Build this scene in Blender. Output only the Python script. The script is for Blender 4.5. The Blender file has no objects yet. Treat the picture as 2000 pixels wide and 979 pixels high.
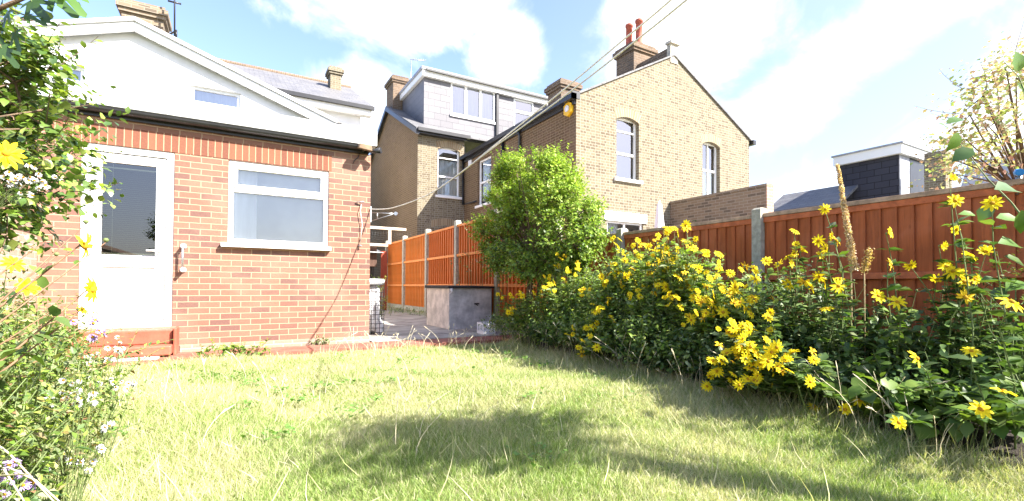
import bpy, math, random
import numpy as np
from mathutils import Vector, Matrix, Quaternion
random.seed(7); rng = np.random.default_rng(7)
R = math.radians
SC = bpy.context.scene
COL = SC.collection
# ------------------------------------------------------------------ camera
CAMZ = 0.85; F = 930.0; YAW = 30.1; PITCH = 1.0; ROLL = 0.3; SPX = 54.0
cd = bpy.data.cameras.new('camera'); cam = bpy.data.objects.new('camera', cd); COL.objects.link(cam)
CR = Matrix.Rotation(R(-YAW), 3, 'Z') @ Matrix.Rotation(R(90 + PITCH), 3, 'X') @ Matrix.Rotation(R(ROLL), 3, 'Z')
cam.matrix_world = Matrix.Translation((0, 0, CAMZ)) @ CR.to_4x4()
cd.sensor_width = 36; cd.lens = F / 2000 * 36; cd.shift_y = SPX / 2000
cd.clip_start = 0.05; cd.clip_end = 2000
SC.camera = cam
SC.render.resolution_x = 1024; SC.render.resolution_y = 501
# ------------------------------------------------------------------ light
SUN = Vector((0.78, -1.03, 1.15)).normalized()
SUN_EL = math.asin(SUN.z); SUN_AZ = math.atan2(SUN.x, SUN.y)
EXPOSURE = 2.25; SKY_STRENGTH = 0.113; SUN_STRENGTH = 4.3
ld = bpy.data.lights.new('sun', 'SUN'); ld.energy = SUN_STRENGTH; ld.angle = R(0.53); ld.color = (1.0, 0.95, 0.87)
lo = bpy.data.objects.new('sun', ld); COL.objects.link(lo)
lo.rotation_euler = SUN.to_track_quat('Z', 'Y').to_euler(); lo.location = (5, -5, 12)
SC.view_settings.view_transform = 'Standard'; SC.view_settings.look = 'None'
SC.view_settings.gamma = 1; SC.view_settings.use_curve_mapping = False
SC.view_settings.exposure = EXPOSURE
SC.render.engine = 'CYCLES'
SC.cycles.max_bounces = 8; SC.cycles.transparent_max_bounces = 12

def ray(px, py):                       # direction through a pixel of the 2000x979 photograph
    return CR @ Vector(((px - 1000) / F, (489 + SPX - py) / F, -1.0))
def atY(px, py, Y):
    d = ray(px, py); t = Y / d.y; return Vector((d.x * t, Y, CAMZ + d.z * t))
def atX(px, py, X):
    d = ray(px, py); t = X / d.x; return Vector((X, d.y * t, CAMZ + d.z * t))
def atZ(px, py, Z=0.0):
    d = ray(px, py); t = (Z - CAMZ) / d.z; return Vector((d.x * t, d.y * t, Z))
def atD(px, py, D):
    d = ray(px, py); return Vector((d.x * D, d.y * D, CAMZ + d.z * D))

class NT:
    def __init__(s, tree): s.t = tree; s.n = tree.nodes; s.l = tree.links
    def node(s, ty, **k):
        n = s.n.new(ty)
        for a, v in k.items(): setattr(n, a, v)
        return n
    def link(s, a, b): s.l.new(a, b)
    def math(s, op, a, b=None, c=None, clamp=False):
        n = s.n.new('ShaderNodeMath'); n.operation = op; n.use_clamp = clamp
        for i, v in enumerate((a, b, c)):
            if v is None: continue
            if isinstance(v, (int, float)): n.inputs[i].default_value = v
            else: s.link(v, n.inputs[i])
        return n.outputs[0]
    def mix(s, f, a, b, mode='MIX'):
        n = s.n.new('ShaderNodeMix'); n.data_type = 'RGBA'; n.blend_type = mode
        for i, v in ((0, f), (6, a), (7, b)):
            if isinstance(v, (int, float)): n.inputs[i].default_value = v
            elif isinstance(v, tuple): n.inputs[i].default_value = v if len(v) == 4 else (*v, 1)
            else: s.link(v, n.inputs[i])
        return n.outputs[2]
    def noise(s, vec, scale, detail=4, rough=0.55, dist=0.0):
        n = s.n.new('ShaderNodeTexNoise'); n.inputs['Scale'].default_value = scale
        n.inputs['Detail'].default_value = detail; n.inputs['Roughness'].default_value = rough
        n.inputs['Distortion'].default_value = dist
        if vec is not None: s.link(vec, n.inputs['Vector'])
        return n.outputs['Fac']
    def ramp(s, f, lo, hi):
        n = s.n.new('ShaderNodeMapRange'); n.interpolation_type = 'SMOOTHSTEP'
        n.inputs['From Min'].default_value = lo; n.inputs['From Max'].default_value = hi
        s.link(f, n.inputs['Value']); return n.outputs[0]

# ------------------------------------------------------------------ sky
W = bpy.data.worlds.new('World'); SC.world = W; W.use_nodes = True
W.node_tree.nodes.clear(); w = NT(W.node_tree)
sky = w.node('ShaderNodeTexSky', sky_type='NISHITA'); sky.sun_disc = False
sky.sun_elevation = SUN_EL; sky.sun_rotation = SUN_AZ; sky.air_density = 1.0; sky.dust_density = 1.6; sky.ozone_density = 1.0
tc = w.node('ShaderNodeTexCoord'); sep = w.node('ShaderNodeSeparateXYZ'); w.link(tc.outputs['Generated'], sep.inputs[0])
az = w.math('ARCTAN2', sep.outputs[0], sep.outputs[1]); el = w.math('ARCSINE', sep.outputs[2])
nz = w.noise(tc.outputs['Generated'], 5.0, 9, 0.6, 0.4)
nz2 = w.noise(tc.outputs['Generated'], 1.7, 3, 0.5)
mask = None
def azel(px, py):
    d = ray(px, py).normalized(); return math.atan2(d.x, d.y), math.asin(d.z)
# clouds of the sky: centre, radii (degrees along / across), tilt
for (px, py, ra, rb, tilt, amt) in ((840, 10, 12, 4.2, 0, .95), (985, 85, 5.5, 4.5, -20, .9), (1325, 60, 10, 7.5, 10, .95), (1700, 80, 17, 4.4, 29, .95),
                               (1950, 250, 9, 4, 5, .9), (700, 205, 5, 4.0, 0, .85), (1640, 350, 12, 2, 8, .6),
                               (60, 60, 6, 3, 10, .3), (2300, 100, 20, 8, 10, .8), (-500, 300, 18, 8, 0, .8)):
    a0, e0 = azel(px, py); c, s_ = math.cos(R(tilt)), math.sin(R(tilt))
    da = w.math('SUBTRACT', az, a0); de = w.math('SUBTRACT', el, e0)
    p = w.math('DIVIDE', w.math('ADD', w.math('MULTIPLY', da, c), w.math('MULTIPLY', de, s_)), R(ra))
    q = w.math('DIVIDE', w.math('SUBTRACT', w.math('MULTIPLY', de, c), w.math('MULTIPLY', da, s_)), R(rb))
    r2 = w.math('ADD', w.math('MULTIPLY', p, p), w.math('MULTIPLY', q, q))
    m = w.math('MULTIPLY', w.math('POWER', 2.718, w.math('MULTIPLY', r2, -0.8)), amt)
    mask = m if mask is None else w.math('MAXIMUM', mask, m)
dens = w.math('ADD', mask, w.math('MULTIPLY', w.math('SUBTRACT', nz, 0.5), 1.7))
cl = w.ramp(dens, 0.30, 0.85)
veil = w.math('MULTIPLY', w.ramp(el, R(22), R(-2)), 0.4)
# a milky white lies over the right part of the sky
veil = w.math('MAXIMUM', veil, w.math('MULTIPLY', w.ramp(az, R(20), R(70)), 0.4))
ccol = w.mix(w.ramp(nz2, .3, .7), (3.1, 3.2, 3.4), (3.8, 3.8, 3.85))
skyc = w.mix(1.0, sky.outputs[0], (.80, .78, .88), 'MULTIPLY')
skyc = w.mix(veil, skyc, (1.5, 1.75, 2.05))
bg = w.node('ShaderNodeBackground'); bg.inputs['Strength'].default_value = SKY_STRENGTH
w.link(w.mix(cl, skyc, ccol), bg.inputs['Color'])
wo = w.node('ShaderNodeOutputWorld'); w.link(bg.outputs[0], wo.inputs[0])

# ------------------------------------------------------------------ materials
def new_mat(name):
    m = bpy.data.materials.new(name); m.use_nodes = True; m.node_tree.nodes.clear(); t = NT(m.node_tree)
    out = t.node('ShaderNodeOutputMaterial'); b = t.node('ShaderNodeBsdfPrincipled'); t.link(b.outputs[0], out.inputs[0])
    return m, t, b, out
def setcol(t, b, c):
    if isinstance(c, tuple): b.inputs['Base Color'].default_value = (*c, 1)
    else: t.link(c, b.inputs['Base Color'])
def bump(t, b, h, s, d=0.01):
    n = t.node('ShaderNodeBump'); n.inputs['Strength'].default_value = s; n.inputs['Distance'].default_value = d
    t.link(h, n.inputs['Height']); t.link(n.outputs[0], b.inputs['Normal'])
def plain(name, c, rough=.6, var=.15, scale=6, bmp=0.1, spec=.3, metal=0.0, streak=False):
    m, t, b, o = new_mat(name); tcn = t.node('ShaderNodeTexCoord'); v = tcn.outputs['Object']
    if streak:
        mp = t.node('ShaderNodeMapping'); mp.inputs['Scale'].default_value = (1, 1, .12); t.link(v, mp.inputs[0]); v = mp.outputs[0]
    n = t.noise(v, scale, 6, .65)
    lo_ = tuple(x * (1 - var) for x in c); hi_ = tuple(min(.95, x * (1 + var)) for x in c)
    setcol(t, b, t.mix(t.ramp(n, .3, .7), lo_, hi_)); b.inputs['Roughness'].default_value = rough
    b.inputs['Specular IOR Level'].default_value = spec; b.inputs['Metallic'].default_value = metal
    if bmp: bump(t, b, t.noise(v, scale * 8, 4), bmp)
    return m
def brick(name, c1, c2, mortar, bw=.225, rh=.075, ms=.008, off=.5, sq=1.0, sqf=2, stain=None, stain_amt=.4, bmp=.5, dark=None, offs=(0, 0), rough=.85):
    m, t, b, o = new_mat(name); uv = t.node('ShaderNodeUVMap'); mp = t.node('ShaderNodeMapping')
    mp.inputs['Location'].default_value = (offs[0], offs[1], 0); t.link(uv.outputs[0], mp.inputs[0])
    wob = t.node('ShaderNodeVectorMath', operation='ADD')
    nn = t.node('ShaderNodeTexNoise'); nn.inputs['Scale'].default_value = 9; t.link(mp.outputs[0], nn.inputs['Vector'])
    sc = t.node('ShaderNodeVectorMath', operation='SCALE'); t.link(nn.outputs['Color'], sc.inputs[0]); sc.inputs['Scale'].default_value = .007
    t.link(mp.outputs[0], wob.inputs[0]); t.link(sc.outputs[0], wob.inputs[1])
    def bt():
        x = t.node('ShaderNodeTexBrick'); x.offset = off; x.squash = sq; x.squash_frequency = sqf
        x.inputs['Scale'].default_value = 1; x.inputs['Brick Width'].default_value = bw; x.inputs['Row Height'].default_value = rh
        x.inputs['Mortar Size'].default_value = ms; x.inputs['Mortar Smooth'].default_value = .25; t.link(wob.outputs[0], x.inputs['Vector']); return x
    x = bt(); x.inputs['Color1'].default_value = (0, 0, 0, 1); x.inputs['Color2'].default_value = (1, 1, 1, 1); x.inputs['Mortar'].default_value = (0.5, 0.5, 0.5, 1)
    bw_ = t.node('ShaderNodeRGBToBW'); t.link(x.outputs['Color'], bw_.inputs[0])
    base = t.mix(bw_.outputs[0], c1, c2)
    fine = t.noise(mp.outputs[0], 45, 5, .7); big = t.noise(mp.outputs[0], .9, 4, .6)
    if dark:
        # some single bricks are burnt darker
        g = t.ramp(bw_.outputs[0], .70, .86); base = t.mix(t.math('MULTIPLY', g, .85), base, dark)
    base = t.mix(t.ramp(fine, .35, .75), base, t.mix(1.0, base, (1.25, 1.2, 1.15), 'MULTIPLY'))
    col = t.mix(x.outputs['Fac'], base, mortar)
    if stain: col = t.mix(t.math('MULTIPLY', t.ramp(big, .42, .72), stain_amt), col, stain)
    setcol(t, b, col); b.inputs['Roughness'].default_value = rough; b.inputs['Specular IOR Level'].default_value = .25
    h = t.math('ADD', t.math('MULTIPLY', x.outputs['Fac'], -1.0), t.math('MULTIPLY', fine, .5)); bump(t, b, h, bmp, .008)
    return m
def leaf_mat(name, trans=.35, rough=.45, gloss=.12):
    m = bpy.data.materials.new(name); m.use_nodes = True; m.node_tree.nodes.clear(); t = NT(m.node_tree)
    o = t.node('ShaderNodeOutputMaterial'); a = t.node('ShaderNodeAttribute', attribute_name='col')
    b = t.node('ShaderNodeBsdfPrincipled'); b.inputs['Roughness'].default_value = rough; b.inputs['Specular IOR Level'].default_value = gloss * 3
    t.link(a.outputs['Color'], b.inputs['Base Color'])
    tr = t.node('ShaderNodeBsdfTranslucent'); t.link(t.mix(1.0, a.outputs['Color'], (1.15, 1.25, .55), 'MULTIPLY'), tr.inputs['Color'])
    mx = t.node('ShaderNodeMixShader'); mx.inputs[0].default_value = trans
    t.link(b.outputs[0], mx.inputs[1]); t.link(tr.outputs[0], mx.inputs[2]); t.link(mx.outputs[0], o.inputs[0])
    return m
def glass_mat(name, tint, op):
    m = bpy.data.materials.new(name); m.use_nodes = True; m.node_tree.nodes.clear(); t = NT(m.node_tree)
    o = t.node('ShaderNodeOutputMaterial'); tr = t.node('ShaderNodeBsdfTransparent'); tr.inputs[0].default_value = (*tint, 1)
    g = t.node('ShaderNodeBsdfGlossy'); g.inputs['Roughness'].default_value = .01; g.inputs['Color'].default_value = (1, 1, 1, 1)
    fr = t.node('ShaderNodeFresnel'); fr.inputs[0].default_value = 1.5
    f = t.math('ADD', t.math('MULTIPLY', fr.outputs[0], 1.6), op, clamp=True)
    mx = t.node('ShaderNodeMixShader'); t.link(f, mx.inputs[0]); t.link(tr.outputs[0], mx.inputs[1]); t.link(g.outputs[0], mx.inputs[2])
    t.link(mx.outputs[0], o.inputs[0]); return m

M = {}
M['red_brick'] = brick('red_brick', (.235, .115, .08), (.175, .084, .062), (.37, .265, .175), ms=.006, dark=(.135, .073, .062), stain=(.32, .215, .16), stain_amt=.5, offs=(.05, .03))
M['red_soldier'] = brick('red_soldier', (.215, .09, .052), (.14, .054, .036), (.37, .265, .17), bw=.075, rh=.3, off=0, offs=(0.02, 0.0), ms=.0055)
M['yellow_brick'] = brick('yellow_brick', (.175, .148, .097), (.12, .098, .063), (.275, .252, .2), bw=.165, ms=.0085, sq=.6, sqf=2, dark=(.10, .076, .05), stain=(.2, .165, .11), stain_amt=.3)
M['yellow_shaded'] = brick('yellow_shaded_brick', (.13, .085, .044), (.08, .05, .026), (.25, .19, .12), bw=.215, ms=.0085, sq=.6, sqf=2, dark=(.12, .075, .045), stain=(.20, .14, .09), stain_amt=.45)  # darker copy of the yellow brick: shade of the left-facing walls painted in
M['yellow_arch'] = brick('yellow_arch', (.27, .21, .125), (.2, .145, .085), (.36, .32, .25), bw=.075, rh=.3, off=0, ms=.008)
M['old_brick'] = brick('old_brick', (.21, .16, .11), (.16, .115, .08), (.27, .23, .18), ms=.009, dark=(.1, .08, .06), stain=(.2, .17, .12), stain_amt=.6)
M['chimney_brick'] = brick('chimney_brick', (.17, .115, .075), (.11, .075, .05), (.22, .18, .14), ms=.009, stain=(.08, .07, .06), stain_amt=.6)
M['pale_brick'] = brick('pale_brick', (.33, .20, .15), (.26, .16, .12), (.36, .3, .24), ms=.01, stain=(.36, .28, .23), stain_amt=.8)
M['slate'] = brick('slate', (.15, .15, .155), (.11, .11, .12), (.05, .05, .05), bw=.3, rh=.2, ms=.006, rough=.5, stain=(.2, .19, .17), bmp=.7)
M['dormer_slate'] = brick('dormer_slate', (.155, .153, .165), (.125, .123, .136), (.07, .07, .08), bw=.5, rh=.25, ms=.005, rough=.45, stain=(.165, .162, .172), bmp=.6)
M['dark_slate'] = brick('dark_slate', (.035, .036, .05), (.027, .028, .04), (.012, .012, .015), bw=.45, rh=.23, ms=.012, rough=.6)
M['red_tile'] = brick('red_tile', (.45, .16, .10), (.34, .12, .08), (.15, .06, .04), bw=.2, rh=.12, ms=.01)
M['white_render'] = plain('white_render', (.74, .74, .735), .8, .06, 1.2, .35, streak=True)
M['white_paint'] = plain('white_paint', (.80, .80, .79), .35, .02, 3, .03, .4)
M['upvc'] = plain('white_plastic', (.82, .82, .81), .28, .01, 3, 0, .5)
M['felt_grey'] = plain('pale_roof_edge', (.62, .62, .60), .75, .18, 5, .3, streak=True)
M['lead'] = plain('lead', (.30, .31, .34), .55, .2, 5, .2)
M['black_plastic'] = plain('black_plastic', (.02, .02, .022), .35, .2, 5, .05, .5)
M['dark_felt'] = plain('dark_felt', (.03, .03, .033), .8, .3, 10, .4)
M['concrete'] = plain('concrete', (.42, .39, .33), .9, .3, 9, .4)
M['concrete_post'] = plain('concrete_post', (.36, .34, .275), .9, .25, 14, .4)
M['bunker_lit_side'] = plain('bunker_lit_concrete', (.74, .69, .62), .9, .25, 5, .5)  # paler than the front: bounced light painted into the left face
M['bunker_front'] = plain('bunker_front', (.50, .49, .48), .9, .35, 4, .5)
M['patio'] = plain('patio_concrete', (.36, .34, .30), .9, .35, 2.5, .4)
M['red_paint'] = plain('red_step_paint', (.31, .09, .055), .55, .18, 5, .25, .35)
M['red_path'] = plain('red_path_paint', (.27, .10, .07), .75, .3, 5, .35)
M['pot'] = plain('terracotta', (.40, .10, .065), .7, .2, 6, .2)
M['soil'] = plain('soil', (.035, .028, .022), .95, .5, 12, .8)
M['dark_room'] = plain('dark_room', (.06, .06, .06), .9, .1, 2, 0)
M['pale_room'] = plain('pale_room', (.55, .58, .60), .9, .08, 1.2, 0)
M['curtain'] = plain('curtain', (.75, .77, .80), .9, .08, 12, 0, streak=True)
M['curtain_blue'] = plain('blue_grey_curtain', (.24, .29, .34), .9, .15, 14, 0, streak=True)
M['blind'] = plain('blind_slat', (.40, .41, .29), .5, .05, 3, 0)
M['metal'] = plain('galvanised', (.45, .46, .47), .35, .15, 9, .1, .5, .8)
M['timber_pale'] = plain('pale_timber', (.62, .50, .38), .7, .2, 8, .2, streak=True)
M['timber_dark'] = plain('dark_timber', (.09, .05, .035), .8, .3, 6, .3, streak=True)
M['rope'] = plain('white_rope', (.72, .68, .60), .8, .1, 40, .2)
M['alarm_yellow'] = plain('yellow_plastic', (.75, .45, .02), .4, .05, 4, 0)
M['alarm_white'] = plain('alarm_white', (.7, .7, .72), .4, .05, 4, 0)
M['blue_plastic'] = plain('blue_plastic', (.03, .25, .65), .4, .05, 4, 0)
M['lamp_brown'] = plain('lamp_housing', (.25, .17, .11), .5, .2, 8, .1)
M['canvas'] = plain('white_canvas', (.72, .73, .74), .8, .06, 8, .2)
M['sheet'] = plain('grey_sheet', (.30, .31, .32), .45, .3, 9, .5, .5)
M['sack'] = plain('white_sack', (.66, .66, .67), .6, .35, 14, .6)
M['bark'] = plain('bark', (.16, .11, .07), .9, .35, 22, .8)
M['stem'] = plain('green_stem', (.13, .17, .06), .7, .3, 20, .2)
M['stem_red'] = plain('brown_stem', (.22, .12, .07), .7, .3, 20, .2)
M['petal'] = plain('yellow_petal', (.88, .72, .02), .6, .05, 30, 0, .2)
def glow_petal(m):
    t = NT(m.node_tree); o = [n for n in t.n if n.type == 'OUTPUT_MATERIAL'][0]; b = [n for n in t.n if n.type == 'BSDF_PRINCIPLED'][0]
    tr = t.node('ShaderNodeBsdfTranslucent'); tr.inputs[0].default_value = (.9, .7, .02, 1); mx = t.node('ShaderNodeMixShader'); mx.inputs[0].default_value = .4
    t.link(b.outputs[0], mx.inputs[1]); t.link(tr.outputs[0], mx.inputs[2]); t.link(mx.outputs[0], o.inputs[0])
glow_petal(M['petal'])
M['petal_old'] = plain('old_petal', (.78, .52, .02), .7, .2, 60, 0, .2)
M['disc'] = plain('flower_centre', (.42, .22, .01), .9, .3, 60, .3)
M['dry_stalk'] = plain('dry_stalk', (.62, .55, .37), .8, .15, 30, 0)
M['seed'] = plain('seed_head', (.55, .42, .24), .9, .25, 40, .4)
M['leaf'] = leaf_mat('leaf')
M['waxy_leaf'] = leaf_mat('waxy_leaf', .28, .3, .25)
M['grass'] = leaf_mat('grass_blade', .35, .5, .1)
M['glass'] = glass_mat('window_glass', (.86, .9, .9), .20)
M['door_glass'] = glass_mat('door_glass', (.8, .85, .82), .05)
def frosted():
    m, t, b, o = new_mat('frosted_glass'); tcn = t.node('ShaderNodeTexCoord')
    n = t.noise(tcn.outputs['Object'], 2.2, 2, .5)
    setcol(t, b, t.mix(t.ramp(n, .35, .65), (.30, .32, .34), (.42, .44, .45))); b.inputs['Roughness'].default_value = .16; b.inputs['Specular IOR Level'].default_value = .7
    return m
M['frosted'] = frosted()
M['kitchen_glass'] = glass_mat('kitchen_glass', (.86, .9, .92), .12)
def fence_mat(name, c, var, knots=True, board=.11):
    m, t, b, o = new_mat(name); uv = t.node('ShaderNodeUVMap'); mp = t.node('ShaderNodeMapping'); mp.inputs['Scale'].default_value = (9, .5, 1)
    t.link(uv.outputs[0], mp.inputs[0]); gr = t.noise(mp.outputs[0], 3.5, 6, .65, .5)
    s2 = t.node('ShaderNodeSeparateXYZ'); t.link(uv.outputs[0], s2.inputs[0])
    wn = t.node('ShaderNodeTexWhiteNoise', noise_dimensions='1D'); t.link(t.math('FLOOR', t.math('DIVIDE', s2.outputs[0], board)), wn.inputs['W'])
    col = t.mix(t.ramp(gr, .3, .72), tuple(x * (1 - var) for x in c), tuple(x * (1 + var) for x in c))
    col = t.mix(t.math('MULTIPLY', wn.outputs['Value'], .45), col, tuple(x * .62 for x in c))
    bigf = t.noise(uv.outputs[0], 1.1, 5, .65, .6); col = t.mix(t.math('MULTIPLY', t.ramp(bigf, .45, .75), .55), col, tuple(min(1, x * 1.2 + .05) for x in c))
    col = t.mix(t.math('MULTIPLY', t.ramp(bigf, .5, .25), .5), col, tuple(x * .6 for x in c))
    vo = t.node('ShaderNodeTexVoronoi'); vo.inputs['Scale'].default_value = 1.0; mp2 = t.node('ShaderNodeMapping'); mp2.inputs['Scale'].default_value = (7, 3.2, 1)
    t.link(uv.outputs[0], mp2.inputs[0]); t.link(mp2.outputs[0], vo.inputs['Vector'])
    if knots: col = t.mix(t.ramp(vo.outputs['Distance'], .13, .04), col, tuple(x * .35 for x in c))
    setcol(t, b, col); b.inputs['Roughness'].default_value = .7; b.inputs['Specular IOR Level'].default_value = .25; bump(t, b, gr, .35)
    return m
M['fence_red'] = fence_mat('fence_red', (.40, .105, .031), .25)
M['fence_orange'] = fence_mat('fence_orange', (.55, .145, .026), .2, False)
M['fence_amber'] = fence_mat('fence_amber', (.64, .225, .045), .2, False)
M['fence_shaded'] = fence_mat('fence_shaded', (.24, .05, .025), .2, False)
M['fence_cap'] = plain('fence_cap', (.40, .27, .18), .85, .3, 12, .3)
M['fence_rail'] = plain('fence_rail', (.46, .13, .05), .8, .25, 12, .3)
M['fence_rail_orange'] = plain('fence_rail_orange', (.66, .24, .07), .8, .2, 12, .3)

# ------------------------------------------------------------------ building blocks
def tag(o, label, cat, group=None, kind=None):
    if label: o['label'] = label
    if cat: o['category'] = cat
    if group: o['group'] = group
    if kind: o['kind'] = kind
    return o
def thing(name, label, cat, loc, group=None):
    o = bpy.data.objects.new(name, None); COL.objects.link(o); o.location = loc; o.empty_display_size = .1
    return tag(o, label, cat, group)
def root_of(o):
    while o is not None and o.parent is not None: o = o.parent
    return o
class MB:
    def __init__(s): s.v = []; s.f = []; s.uv = []; s.mi = []; s.mats = []; s.sm = []
    def mid(s, m):
        if m not in s.mats: s.mats.append(m)
        return s.mats.index(m)
    def face(s, pts, m, uv=None, smooth=False):
        pts = [Vector(p) for p in pts]; i = len(s.v); s.v += pts; s.f.append(list(range(i, i + len(pts))))
        if uv is None:
            n = Vector((0, 0, 0))
            for a in range(len(pts)):
                p, q = pts[a], pts[(a + 1) % len(pts)]
                n += Vector(((p.y - q.y) * (p.z + q.z), (p.z - q.z) * (p.x + q.x), (p.x - q.x) * (p.y + q.y)))
            n = n.normalized() if n.length > 1e-12 else Vector((0, 0, 1))
            if abs(n.z) > .98: uv = [(p.x, p.y) for p in pts]
            else:
                t = Vector((0, 0, 1)).cross(n).normalized(); b = n.cross(t)
                uv = [(p.dot(t), p.dot(b)) for p in pts]
        s.uv += uv; s.mi.append(s.mid(m)); s.sm.append(smooth)
    def hexa(s, c, m, uv=None):          # c: 8 corners, bottom 4 then top 4, counter-clockwise from above
        for q in ((3, 2, 1, 0), (4, 5, 6, 7), (0, 1, 5, 4), (1, 2, 6, 5), (2, 3, 7, 6), (3, 0, 4, 7)):
            s.face([c[k] for k in q], m)
    def box(s, x0, x1, y0, y1, z0, z1, m):
        if x0 > x1: x0, x1 = x1, x0
        if y0 > y1: y0, y1 = y1, y0
        if z0 > z1: z0, z1 = z1, z0
        s.hexa([(x0, y0, z0), (x1, y0, z0), (x1, y1, z0), (x0, y1, z0), (x0, y0, z1), (x1, y0, z1), (x1, y1, z1), (x0, y1, z1)], m)
    def prism(s, poly, d, m, m_side=None):  # poly: ccw seen from the front, extruded by -? along vector d (backwards)
        d = Vector(d); n = len(poly); P = [Vector(p) for p in poly]
        s.face(P, m); s.face([p + d for p in reversed(P)], m)
        for i in range(n):
            a, b = P[i], P[(i + 1) % n]; s.face([b, a, a + d, b + d], m_side or m)
    def tube(s, pts, rad, m, seg=6, cap=True):
        pts = [Vector(p) for p in pts]; n = len(pts)
        if not hasattr(rad, '__len__'): rad = [rad] * n
        rings = []; up = Vector((0, 0, 1)); prev = None
        for i in range(n):
            d = (pts[min(i + 1, n - 1)] - pts[max(i - 1, 0)]).normalized()
            a = d.cross(up if abs(d.z) < .95 else Vector((1, 0, 0))).normalized() if prev is None else (prev - d * prev.dot(d)).normalized()
            prev = a; b = d.cross(a); i0 = len(s.v)
            for k in range(seg):
                an = 2 * math.pi * k / seg; s.v.append(pts[i] + (a * math.cos(an) + b * math.sin(an)) * rad[i])
            rings.append(i0)
        L = 0; mi = s.mid(m)
        for i in range(n - 1):
            l2 = L + (pts[i + 1] - pts[i]).length
            for k in range(seg):
                k2 = (k + 1) % seg
                s.f.append([rings[i] + k, rings[i] + k2, rings[i + 1] + k2, rings[i + 1] + k])
                s.uv += [(k / seg, L), ((k + 1) / seg, L), ((k + 1) / seg, l2), (k / seg, l2)]; s.mi.append(mi); s.sm.append(True)
            L = l2
        if cap:
            for r0, rev in ((rings[0], True), (rings[-1], False)):
                ids = [r0 + k for k in range(seg)]
                s.f.append(ids[::-1] if rev else ids); s.uv += [(0, 0)] * seg; s.mi.append(mi); s.sm.append(False)
    def lathe(s, c, prof, m, seg=16):
        c = Vector(c); s.tube([c + Vector((0, 0, z)) for r, z in prof], [r for r, z in prof], m, seg)
    def build(s, name, parent=None, bevel=0, origin=None):
        r = root_of(parent); off = r.location if r is not None else (Vector(origin) if origin is not None else Vector((0, 0, 0)))
        me = bpy.data.meshes.new(name); me.from_pydata([tuple(p - off) for p in s.v], [], s.f)
        for m in s.mats: me.materials.append(M[m])
        ul = me.uv_layers.new(name='UVMap'); ul.data.foreach_set('uv', np.array(s.uv, dtype=np.float32).ravel())
        me.polygons.foreach_set('material_index', s.mi); me.polygons.foreach_set('use_smooth', s.sm); me.update()
        o = bpy.data.objects.new(name, me); COL.objects.link(o)
        if parent is not None: o.parent = parent
        else: o.location = off
        if bevel:
            b = o.modifiers.new('bevel', 'BEVEL'); b.width = bevel; b.segments = 2; b.limit_method = 'ANGLE'
            b.harden_normals = False
            wn = o.modifiers.new('weld', 'WELD'); wn.merge_threshold = .0001
            o.modifiers.move(1, 0)
        return o
def gable(fr, mb, u0, u1, z0, ze, ua, za, holes, m, depth, rev=None):
    # a gabled wall: eaves height ze, apex (ua, za), with rectangular openings that may reach into the gable
    top = lambda u: ze + (za - ze) * ((u - u0) / (ua - u0) if u <= ua else (u1 - u) / (u1 - ua))
    us = sorted({u0, u1, ua, *[h[0] for h in holes], *[h[1] for h in holes]})
    for a, b in zip(us, us[1:]):
        hs = [h for h in holes if h[0] < (a + b) / 2 < h[1]]
        if not hs: mb.face([fr.p(a, z0), fr.p(b, z0), fr.p(b, top(b)), fr.p(a, top(a))], m); continue
        h = hs[0]; mb.face([fr.p(a, z0), fr.p(b, z0), fr.p(b, h[2]), fr.p(a, h[2])], m)
        mb.face([fr.p(a, h[3]), fr.p(b, h[3]), fr.p(b, top(b)), fr.p(a, top(a))], m)
    for (a, b, c, d) in holes:
        r = rev or m; D = -depth
        mb.face([fr.p(a, c), fr.p(a, d), fr.p(a, d, D), fr.p(a, c, D)], r); mb.face([fr.p(b, d), fr.p(b, c), fr.p(b, c, D), fr.p(b, d, D)], r)
        mb.face([fr.p(a, d), fr.p(b, d), fr.p(b, d, D), fr.p(a, d, D)], r); mb.face([fr.p(b, c), fr.p(a, c), fr.p(a, c, D), fr.p(b, c, D)], r)
class Fr:                                # a wall's own frame: u to the right as seen, n out of the wall
    def __init__(s, o, u, n): s.o = Vector(o); s.u = Vector(u); s.n = Vector(n)
    def p(s, u, z, n=0): return s.o + s.u * u + Vector((0, 0, z)) + s.n * n
    def box(s, mb, u0, u1, z0, z1, n0, n1, m):
        c = [s.p(a, b, c_) for b in (z0, z1) for (a, c_) in ((u0, n1), (u1, n1), (u1, n0), (u0, n0))]
        mb.hexa(c, m)
    def wall(s, mb, u0, u1, z0, z1, holes, m, depth=.12, rev=None):
        us = sorted({u0, u1, *[h[0] for h in holes], *[h[1] for h in holes]}); zs = sorted({z0, z1, *[h[2] for h in holes], *[h[3] for h in holes]})
        for a, b in zip(us, us[1:]):
            for c, d in zip(zs, zs[1:]):
                um, zm = (a + b) / 2, (c + d) / 2
                if any(h[0] < um < h[1] and h[2] < zm < h[3] for h in holes): continue
                mb.face([s.p(a, c), s.p(b, c), s.p(b, d), s.p(a, d)], m)
        for (a, b, c, d) in holes:
            r = rev or m; D = -depth
            mb.face([s.p(a, c), s.p(a, d), s.p(a, d, D), s.p(a, c, D)], r); mb.face([s.p(b, d), s.p(b, c), s.p(b, c, D), s.p(b, d, D)], r)
            mb.face([s.p(a, d), s.p(b, d), s.p(b, d, D), s.p(a, d, D)], r); mb.face([s.p(b, c), s.p(a, c), s.p(a, c, D), s.p(b, c, D)], r)
FY = lambda Y: Fr((0, Y, 0), (1, 0, 0), (0, -1, 0))      # faces the camera, u = X
FX = lambda X: Fr((X, 0, 0), (0, -1, 0), (-1, 0, 0))     # faces left, u = -Y

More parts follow.
